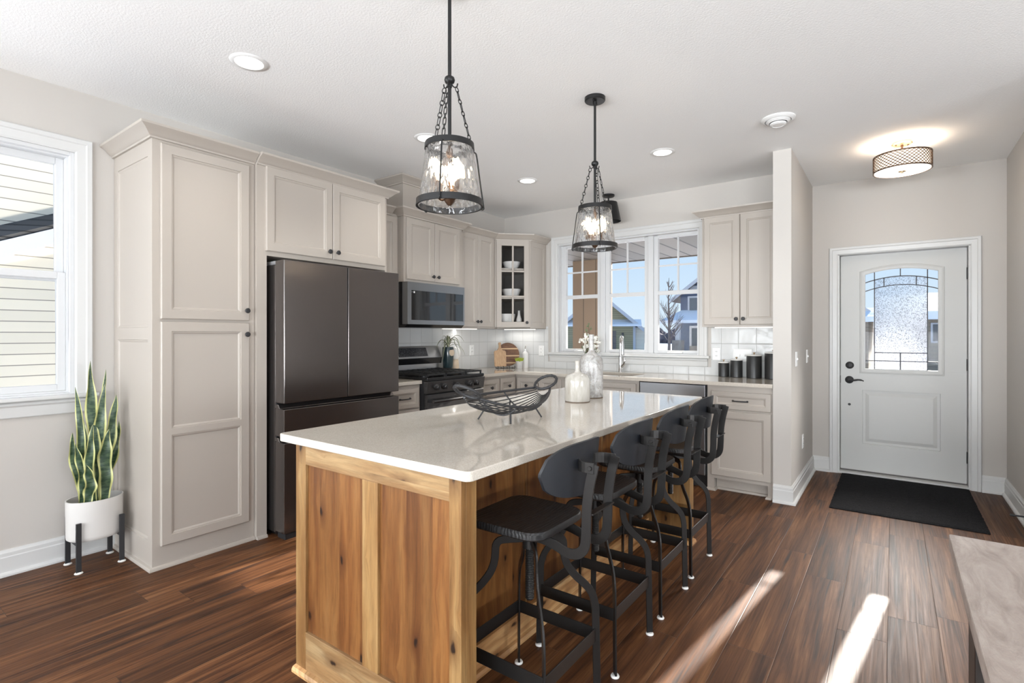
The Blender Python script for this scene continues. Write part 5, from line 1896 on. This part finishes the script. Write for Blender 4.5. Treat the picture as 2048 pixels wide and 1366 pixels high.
# ------------------------------------------------------------------ flowers behind the vases, on the worktop by the sink
ft = thing('flower_pot', 'white flowers in a small white pot left of the sink, seen behind the tall vase', 'flowers', (-2.655, 5.03, Q1))
fc = Vector((-2.655, 5.03, Q1))
b = MB(); b.lathe([(.045, 0), (.058, .10), (.060, .11), (.053, .11), (.05, .09), (0, .088)], fc, n=24)
b.build('pot', 'ceramic_white', ft, smooth=40)
rnd = random.Random(11)
bs, bf, bl2 = MB(), MB(), MB()
for k in range(34):
    a, rr = rnd.uniform(0, 2 * PI), rnd.uniform(.02, .15)
    hgt = rnd.uniform(.19, .335) - rr * .5
    if k < 3:
        hgt, rr = .36 + .04 * k, .03
    tip = fc + V3(rr * math.cos(a), min(.07, rr * math.sin(a) * .7), .10 + hgt * .9)
    bs.tube([fc + V3(0, 0, .09), fc + V3(rr * .4 * math.cos(a), rr * .3 * math.sin(a), .16), tip], .0022, 5)
    for _ in range(3):
        p = tip + V3(rnd.uniform(-.02, .02), rnd.uniform(-.02, .02), rnd.uniform(-.02, .018))
        n = V3(rnd.uniform(-.6, .6), rnd.uniform(-1, -.2), rnd.uniform(.1, 1)).normalized()
        u = n.orthogonal().normalized()
        w = n.cross(u)
        for q in range(5):
            t = 2 * PI * q / 5
            d = u * math.cos(t) + w * math.sin(t)
            e = n.cross(d)
            if k < 3:
                bl2.hexa([p, p + d * .006 + e * .005, p + d * .022 + n * .004, p + d * .006 - e * .005], [p + n * .001, p + d * .006 + e * .005 + n * .001, p + d * .022 + n * .005, p + d * .006 - e * .005 + n * .001])
            else:
                bf.hexa([p, p + d * .009 + e * .008, p + d * .019 + n * .003, p + d * .009 - e * .008], [p + n * .001, p + d * .009 + e * .008 + n * .0015, p + d * .019 + n * .0045, p + d * .009 - e * .008 + n * .0015])
    for _ in range(2):
        p = fc + (tip - fc) * rnd.uniform(.45, .8)
        d = V3(rnd.uniform(-1, 1), rnd.uniform(-1, .3), rnd.uniform(-.2, .8)).normalized()
        e = d.orthogonal().normalized()
        bl2.hexa([p, p + d * .015 + e * .008, p + d * .034, p + d * .015 - e * .008], [p + V3(0, 0, .001), p + d * .015 + e * .008 + V3(0, 0, .0015), p + d * .034 + V3(0, 0, .001), p + d * .015 - e * .008 + V3(0, 0, .0015)])
bs.build('stems', 'stem_brown', ft, smooth=60)
tag(bf.build('blossoms', 'petal_white', ft, weld=False), kind='stuff')
tag(bl2.build('foliage', 'leaf_sage', ft, weld=False), kind='stuff')

# ------------------------------------------------------------------ worktop items right of the oven
t = thing('spider_plant', 'striped spider plant in a dark teal vase right of the oven', 'plant', (-3.735, 3.965, Q1))
c = Vector((-3.735, 3.965, Q1))
b = MB(); b.lathe([(.045, 0), (.050, .01), (.053, .09), (.056, .16), (.058, .25), (.056, .262), (.050, .262), (.05, .24), (0, .235)], c, n=28)
b.build('vase', 'teal_glaze', t, smooth=40)
b = MB(); b.lathe([(.036, 0), (.034, .004), (.02, .010), (0, .012)], c + V3(.054, -.002, .205), (1, -.1, .1), 16)
b.build('stone_medallion', 'stone_beige', t, smooth=40)
rnd = random.Random(5)
for k in range(17):
    a = 2 * PI * k / 17 + rnd.uniform(-.15, .15)
    L = rnd.uniform(.12, .19)
    up = rnd.uniform(.02, .14)
    if k == 9: L, up, a = .12, .10, -1.9
    if math.cos(a) < 0: L *= .45
    b = MB()
    d = V3(math.cos(a), math.sin(a), 0)
    s = V3(-math.sin(a), math.cos(a), 0)
    path = bez((0, 0, 0), d * (L * .3) + V3(0, 0, up + .05), d * (L * .8) + V3(0, 0, up + .02), d * L + V3(0, 0, up - rnd.uniform(.05, .15) if k != 9 else .125), 12)
    vs, uv = [], []
    for side in (0, 1):
        for i, p in enumerate(path):
            w = .0085 * (1 - (i / 12) ** 2.5) + .0008
            for j in (-1, 0, 1):
                vs.append(c + V3(0, 0, .25) + p + s * (w * j) + V3(0, 0, (.004 * abs(j)) + (.0012 if side else 0)))
                uv.append(((j + 1) / 2, i / 12))
    m = 39
    fs = [(3 * i + j, 3 * i + j + 1, 3 * i + j + 4, 3 * i + j + 3) for i in range(12) for j in (0, 1)] + [(m + 3 * i + j + 3, m + 3 * i + j + 4, m + 3 * i + j + 1, m + 3 * i + j) for i in range(12) for j in (0, 1)]
    b.add(vs, fs)
    b.uv = dict(enumerate(uv))
    b.build('leaf', 'spider_leaf', t, smooth=80)

t = thing('wooden_jar', 'pale round-topped wooden jar behind the spider plant, right of the oven', 'jar', (-3.775, 4.105, Q1))
c = (-3.775, 4.105, Q1)
b = MB(); b.lathe([(.050, 0), (.052, .004), (.050, .07), (.046, .115), (.040, .122), (.040, .128)], c, n=32)
b.build('body', 'stone_beige', t, smooth=40)
b = MB(); b.lathe([(.040, .128), (.060, .150), (.068, .180), (.068, .205), (.060, .235), (.040, .255), (.015, .264), (0, .265)], c, n=32)
b.build('lid', 'lid_white', t, smooth=50)

def leaning(o, u, up):
    return lambda a, z, n: Vector(o) + Vector(u) * a + Vector(up) * z + Vector(u).cross(Vector(up)) * n
U = V3(.62, .785, 0).normalized()
back = V3(-.785, .62, 0)
up = (V3(0, 0, 1) + back * .16).normalized()
Mf = leaning((-3.665, 4.77, Q1 + .022), U, up)
t = thing('cutting_board', 'rectangular pale wood cutting board with handle leaning in the corner', 'cutting board', (-3.665, 4.77, Q1))
b = MB()
def slab(b, pts, n0, n1, F):
    k = len(pts)
    b.add([F(a, z, n0) for a, z in pts] + [F(a, z, n1) for a, z in pts], [tuple(range(k - 1, -1, -1)), tuple(range(k, 2 * k))] + [(i, (i + 1) % k, k + (i + 1) % k, k + i) for i in range(k)])
ol = [(-.062, 0), (.062, 0), (.07, .008), (.07, .172), (.060, .184), (.028, .190), (.016, .205), (.013, .25), (.016, .272), (.010, .282), (-.010, .282), (-.016, .272), (-.013, .25), (-.016, .205), (-.028, .190), (-.060, .184), (-.07, .172), (-.07, .008)]
slab(b, ol, -.009, .009, Mf)
b.build('board', 'maple_board', t, bevel=.002)
Mr = leaning((-3.665, 4.77, Q1 + .022) + Vector((0, 0, 0)) if 0 else Vector((-3.645, 4.905, Q1 + .022)) + back * .02, U, up)
t = thing('cutting_board', 'round dark striped wood cutting board behind the rectangular board', 'cutting board', (-3.645, 4.905, Q1))
b = MB(); slab(b, [(.138 * math.cos(2 * PI * k / 48), .138 + .138 * math.sin(2 * PI * k / 48)) for k in range(48)], -.009, .009, Mr)
b.build('board', 'acacia_round', t, bevel=.002)
t = thing('plate_stand', 'small black wire stand holding the cutting boards', 'stand', (-3.64, 4.83, Q1))
b = MB()
for off in (-.10, -.035, .035, .10):
    q = V3(-3.645, 4.835, Q1 + .004) + U * off
    f = -back
    b.tube(smoothpath([q + back * .07, q + f * .0, q + f * .055, q + f * .062 + V3(0, 0, .016), q + f * .05 + V3(0, 0, .024), q + f * .042 + V3(0, 0, .016)], 4), .0028, 6)
q = V3(-3.645, 4.835, Q1 + .004)
b.tube([q + U * -.11 - back * .01, q + U * .11 - back * .01], .0028, 6)
b.build('wire_frame', 'matte_black', t, smooth=60)
t = thing('potted_plant', 'small lime-green plant in a grey pot in front of the round board', 'plant', (-3.50, 4.915, Q1))
c = Vector((-3.50, 4.915, Q1))
b = MB(); b.lathe([(.034, 0), (.036, .004), (.043, .085), (.039, .085), (.037, .07), (0, .068)], c, n=24)
b.build('pot', 'grey_pot', t, smooth=40)
b = MB(); rnd = random.Random(3)
for k in range(120):
    a, rr = rnd.uniform(0, 2 * PI), rnd.uniform(0, .036)
    p = c + V3(rr * math.cos(a), rr * math.sin(a), .07)
    d = V3(math.cos(a) * (.3 + rr * 10), math.sin(a) * (.3 + rr * 10), 1.25).normalized()
    s = d.orthogonal().normalized()
    L = rnd.uniform(.03, .065)
    b.hexa([p, p + d * L * .5 + s * .004, p + d * L, p + d * L * .5 - s * .004], [p + s.cross(d) * .001, p + d * L * .5 + s * .004 + s.cross(d) * .002, p + d * L + s.cross(d) * .001, p + d * L * .5 - s * .004 + s.cross(d) * .002])
tag(b.build('foliage', 'leaf_lime', t, weld=False), kind='stuff')
t = thing('oil_bottle', 'white ceramic bottle with a metal pour spout left of the window', 'bottle', (-3.50, 5.035, Q1))
c = Vector((-3.50, 5.035, Q1))
b = MB(); b.lathe([(.034, 0), (.036, .004), (.036, .16), (.032, .178), (.018, .190), (.012, .196), (.012, .21), (0, .212)], c, n=24)
b.build('bottle', 'ceramic_white', t, smooth=40)
b = MB(); b.tube([c + V3(0, 0, .208), c + V3(0, 0, .235), c + V3(.004, -.004, .25), c + V3(.012, -.012, .262)], [.007, .005, .004, .003], 8)
b.build('spout', 'chrome', t, smooth=60)

# canisters
for lab, cx_, cy_, r_, h_ in (('smallest black canister, leftmost of the row right of the window', -1.270, 5.055, .047, .128), ('second black canister from the left, slightly taller than the smallest', -1.158, 5.055, .052, .155),
                              ('large wide black canister, third from the left', -1.005, 5.035, .063, .200), ('tallest black canister, partly hidden by the partition', -.850, 5.045, .070, .225)):
    t = thing('canister', lab, 'canister', (cx_, cy_, Q1), 'black canisters on the worktop')
    b = MB(); b.lathe([(r_ - .003, 0), (r_, .003), (r_, h_ - .004), (r_ - .002, h_)], (cx_, cy_, Q1), n=36)
    b.build('body', 'canister_black', t, smooth=35)
    b = MB(); b.lathe([(r_ + .001, h_ + .0003), (r_ + .002, h_ + .004), (r_ - .004, h_ + .010), (0, h_ + .012)], (cx_, cy_, Q1), n=36)
    ld = b.build('lid', 'lid_white', t, smooth=30)
    b = MB(); b.lathe([(.004, h_ + .012), (.005, h_ + .018), (.010, h_ + .024), (.0095, h_ + .030), (0, h_ + .033)], (cx_, cy_, Q1), n=16)
    b.build('knob', 'antique_brass', ld, smooth=50)

# ------------------------------------------------------------------ table at the lower right
tb = thing('dining_table', 'weathered grey-brown wooden table at the lower right corner', 'table', (.6, 1.05, 0))
b = MB(); b.box(.124, 1.08, .25, 1.882, .712, .750)
b.build('tabletop', 'weathered_wood', tb, bevel=.004)
for y0, y1 in ((1.42, 1.535), (.55, .665)):
    b = MB(); b.box(.135, .25, y0, y1, 0, .712)
    b.build('leg', 'table_base', tb, bevel=.004)
    b = MB(); b.box(.955, 1.07, y0, y1, 0, .712)
    b.build('leg', 'table_base', tb, bevel=.004)
b = MB(); b.box(.16, .22, .665, 1.42, .62, .711); b.box(.98, 1.04, .665, 1.42, .62, .711)
b.build('apron', 'table_base', tb, bevel=.003)

# ------------------------------------------------------------------ outside
GZ = -.35
struct(MB().box(-90, 90, -40, 140, GZ - .2, GZ), 'ground_snow', 'snow')
struct(MB().box(-7.5, 3.5, 5.95, 8.35, GZ, -.12), 'trim_1', 'stone_veneer')
pc = struct(MB().box(-9, 3.5, 5.95, 8.30, 2.56, 2.66), 'trim_2', 'soffit_boards')
struct(MB().box(-9, 3.5, 8.30, 8.34, 2.545, 2.80), 'trim_3', 'fascia_dark')
b = MB(); b.hexa([(-9, 5.95, 2.66), (3.5, 5.95, 2.66), (3.5, 8.42, 2.66), (-9, 8.42, 2.66)], [(-9, 5.95, 3.8), (3.5, 5.95, 3.8), (3.5, 8.42, 2.82), (-9, 8.42, 2.82)])
struct(b, 'trim_4', 'shingles')
t = thing('porch_column', 'square brown board-clad porch column outside the left pane of the kitchen window', 'column', (-4.18, 8.05, -.12))
b = MB(); b.box(-4.43, -3.93, 7.8, 8.3, -.1195, 2.559)
b.build('shaft', 'board_batten', t)
b = MB(); b.box(-4.47, -3.89, 7.76, 8.34, -.1195, .35)
b.build('stone_base', 'stone_veneer', t)

def gable_house(name, label, x0, x1, y0, y1, zw, zr, wall, roof, ridge='y', over=.4, trim='house_trim', cat='house', snowroof=False):
    t = thing(name, label, cat, ((x0 + x1) / 2, y0, GZ))
    b = MB()
    xm, ym = (x0 + x1) / 2, (y0 + y1) / 2
    if ridge == 'y':
        b.add([(x0, y0, GZ), (x1, y0, GZ), (x1, y0, zw), (xm, y0, zr), (x0, y0, zw), (x0, y1, GZ), (x1, y1, GZ), (x1, y1, zw), (xm, y1, zr), (x0, y1, zw)],
              [(0, 1, 2, 3, 4), (9, 8, 7, 6, 5), (0, 5, 6, 1), (1, 6, 7, 2), (4, 9, 5, 0), (2, 7, 8, 3), (3, 8, 9, 4)])
    else:
        b.add([(x0, y0, GZ), (x0, y1, GZ), (x0, y1, zw), (x0, ym, zr), (x0, y0, zw), (x1, y0, GZ), (x1, y1, GZ), (x1, y1, zw), (x1, ym, zr), (x1, y0, zw)],
              [(0, 1, 2, 3, 4), (9, 8, 7, 6, 5), (0, 5, 6, 1), (1, 6, 7, 2), (4, 9, 5, 0), (2, 7, 8, 3), (3, 8, 9, 4)])
    b.build('walls', wall, t)
    th = .22
    for s in (-1, 1):
        b, tr = MB(), MB()
        if ridge == 'y':
            xe = (x0 if s < 0 else x1) + s * over
            sl_ = (zr - zw) / (xm - x0)
            ze = zw - sl_ * over
            q0 = [(xe, y0 - over, ze), (xm, y0 - over, zr), (xm, y1 + over, zr), (xe, y1 + over, ze)]
            tr.hexa([(xe, y0 - over - .05, ze - .12), (xm, y0 - over - .05, zr - .12), (xm, y0 - over, zr - .12), (xe, y0 - over, ze - .12)], [(xe, y0 - over - .05, ze + th), (xm, y0 - over - .05, zr + th), (xm, y0 - over, zr + th), (xe, y0 - over, ze + th)])
        else:
            ye = (y0 if s < 0 else y1) + s * over
            sl_ = (zr - zw) / (ym - y0)
            ze = zw - sl_ * over
            q0 = [(x0 - over, ye, ze), (x0 - over, ym, zr), (x1 + over, ym, zr), (x1 + over, ye, ze)]
            tr.box(x0 - over, x1 + over, ye - .03, ye + .03, ze - .15, ze + th)
        b.hexa(q0, [(x, y, z + th) for x, y, z in q0])
        rf_ = b.build('roof', 'snow' if snowroof else roof, t)
        tr.build('fascia', trim, rf_)
    return t
def panel_on(t, name, mat, x0, x1, z0, z1, y, dy=-.08, sub=None):
    b = MB(); b.box(x0, x1, y + dy, y + .01, z0, z1)
    o = b.build(name, mat, t)
    if sub:
        b = MB(); b.box(x0 + sub, x1 - sub, y + dy - .02, y + dy, z0 + sub, z1 - sub)
        b.build('pane', 'house_glass', o)
    return o
g = gable_house('garage', 'olive green gabled garage seen through the middle kitchen window pane', -23.1, -17.2, 40, 49, 2.25, 4.75, 'green_siding', 'brown_shingles', over=.7)
panel_on(g, 'garage_door', 'garage_door_panels', -21.6, -18.75, GZ, 1.65, 40, -.05)
b = MB(); b.hexa([(-23.6, 39.1, 2.02), (-16.7, 39.1, 2.02), (-16.7, 40.0, 2.18), (-23.6, 40.0, 2.18)], [(-23.6, 39.1, 2.16), (-16.7, 39.1, 2.16), (-16.7, 40.0, 2.62), (-23.6, 40.0, 2.62)])
b.build('skirt_roof', 'snow', g)
panel_on(g, 'corner_board', 'house_trim', -17.35, -17.15, GZ, 2.0, 40, -.06)
panel_on(g, 'wall_lamp', 'fascia_dark', -18.28, -18.12, 1.12, 1.5, 40, -.2)
b = MB(); b.box(-17.2, -16.4, 40.1, 48, GZ, 1.95)
b.build('white_side_wing', 'cream_siding', g)
g.rotation_euler = (0, 0, .45)

h = gable_house('house', 'blue two-storey house with a porch through the right kitchen window pane', -15.2, -7.5, 46, 56, 4.75, 7.6, 'blue_siding', 'brown_shingles', over=.7)
panel_on(h, 'gable_panel', 'white_siding', -14.4, -8.3, 5.1, 5.6, 46, -.06)
panel_on(h, 'window', 'house_trim', -14.55, -13.1, 2.9, 4.7, 46, -.1, .16)
panel_on(h, 'door', 'house_trim', -14.4, -13.2, GZ, 2.1, 46, -.1, .2)
b = MB(); b.hexa([(-16.2, 43.6, 2.3), (-7.5, 43.6, 2.3), (-7.5, 46, 2.5), (-16.2, 46, 2.5)], [(-16.2, 43.6, 2.55), (-7.5, 43.6, 2.55), (-7.5, 46, 3.5), (-15.1, 46, 3.5)])
b.build('porch_roof', 'snow', h)
b = MB(); b.box(-14.98, -14.62, 43.9, 44.25, .8, 2.3)
pc_ = b.build('porch_post', 'house_trim', h)
b = MB(); b.box(-15.2, -14.4, 43.7, 44.5, GZ, .85)
b.build('post_base', 'stone_veneer', pc_)
b = MB(); b.box(-14.3, -8, 45.6, 45.99, GZ, .35)
b.build('stone_skirt', 'stone_veneer', h)

def bare_tree(label, x, y, hgt, seed):
    rnd = random.Random(seed)
    t = thing('bare_tree', label, 'tree', (x, y, GZ))
    b = MB()
    b.tube([(x, y, GZ), (x + .02, y, GZ + hgt * .4), (x - .03, y, GZ + hgt * .75), (x, y, GZ + hgt)], [.10, .075, .04, .012], 7)
    b.build('trunk', 'tree_bark', t, smooth=60)
    b = MB()
    for k in range(46):
        z = GZ + hgt * rnd.uniform(.22, .92)
        a = rnd.uniform(0, 2 * PI)
        L = hgt * .30 * (1.15 - (z - GZ) / hgt)
        p = V3(x, y, z)
        d = V3(math.cos(a), math.sin(a), rnd.uniform(.9, 1.6)).normalized()
        e = p + d * L
        b.tube([p, p + d * L * .5 + V3(0, 0, -.05), e], [.022, .014, .005], 5)
        for _ in range(4):
            q = p + d * L * rnd.uniform(.3, .9)
            d2 = (d + V3(rnd.uniform(-.7, .7), rnd.uniform(-.7, .7), rnd.uniform(0, .6))).normalized()
            b.tube([q, q + d2 * L * .4], [.010, .003], 4)
    b.build('branches', 'tree_bark', t, smooth=60)
bare_tree('bare young tree outside the right pane of the kitchen window', -10.6, 30, 5.0, 2)
b = MB(); rnd = random.Random(9)
for k in range(420):
    x, y = rnd.uniform(-75, 20), rnd.uniform(100, 112)
    h_ = rnd.uniform(1.4, 3.4)
    w_ = rnd.uniform(.8, 1.6)
    b.lathe([(w_ * .5, 0), (w_, h_ * .35), (w_ * .7, h_ * .75), (0, h_)], (x, y, GZ - .1), n=7)
tag(b.build('treeline', 'treeline_bark', weld=False), 'distant grey-brown line of bare trees on the snowy horizon', 'trees', kind='stuff')

# houses across the street, seen through the clear strips of the door glass
h2 = gable_house('house', 'snow-roofed house seen through the left clear strip of the door glass', -7.6, -.95, 30, 38, 2.3, 4.9, 'brown_siding', 'brown_shingles', over=.5)
b = MB(); b.hexa([(-8, 28.6, 1.9), (-.5, 28.6, 1.9), (-.5, 30, 2.1), (-8, 30, 2.1)], [(-8, 28.6, 2.15), (-.5, 28.6, 2.15), (-.5, 30, 2.6), (-8, 30, 2.6)])
b.build('porch_roof', 'snow', h2)
h3 = gable_house('house', 'brown house with a snowy eave seen through the right clear strip of the door glass', 1.0, 9.5, 30, 40, 2.25, 3.3, 'brown_siding', 'brown_shingles', ridge='x', over=.5, trim='snow')
panel_on(h3, 'window', 'house_trim', 1.36, 2.2, .95, 1.85, 30, -.08, .07)

# neighbour close by the left window
nb = thing('house', 'cream-sided neighbouring house right outside the left window', 'house', (-8.6, 1.2, GZ))
b = MB(); b.box(-8.6, -8.2, -9, 6.5, GZ, 3.6)
b.build('siding_wall', 'cream_siding', nb)
L1 = lambda y, z: (y, z)
def rake(b, dz0, dz1, x0, x1, back=0.0, rise=0.0):
    f = lambda y: 1.62 + .47 * (y + .2)
    ya, yb_ = -4.2, 4.2
    b.hexa([(x0, ya, f(ya) + dz0), (x1, ya, f(ya) + dz0), (x1, ya, f(ya) + dz1), (x0, ya, f(ya) + dz1)], [(x0, yb_, f(yb_) + dz0), (x1, yb_, f(yb_) + dz0), (x1, yb_, f(yb_) + dz1), (x0, yb_, f(yb_) + dz1)])
b = MB(); rake(b, -.16, .02, -8.2, -7.92)
b.build('rake_board', 'house_trim', nb)
b = MB(); f = lambda y: 1.62 + .47 * (y + .2)
b.hexa([(-7.95, -4.2, f(-4.2) + .02), (-7.95, 4.2, f(4.2) + .02), (-8.75, 4.2, f(4.2) + .46), (-8.75, -4.2, f(-4.2) + .46)], [(-7.93, -4.2, f(-4.2) + .07), (-7.93, 4.2, f(4.2) + .07), (-8.73, 4.2, f(4.2) + .51), (-8.73, -4.2, f(-4.2) + .51)])
b.build('shingle_slope', 'shingles', nb)
b = MB(); b.hexa([(-8.60, -4.2, f(-4.2) + .38), (-8.60, 4.2, f(4.2) + .38), (-8.74, 4.2, f(4.2) + .48), (-8.74, -4.2, f(-4.2) + .48)], [(-8.58, -4.2, f(-4.2) + .46), (-8.58, 4.2, f(4.2) + .46), (-8.70, 4.2, f(4.2) + .60), (-8.70, -4.2, f(-4.2) + .60)])
b.build('snow_edge', 'snow', nb)
b = MB(); b.box(-9.2, -8.7, -9, 6.5, GZ, 7.0)
b.build('upper_siding', 'white_siding', nb)
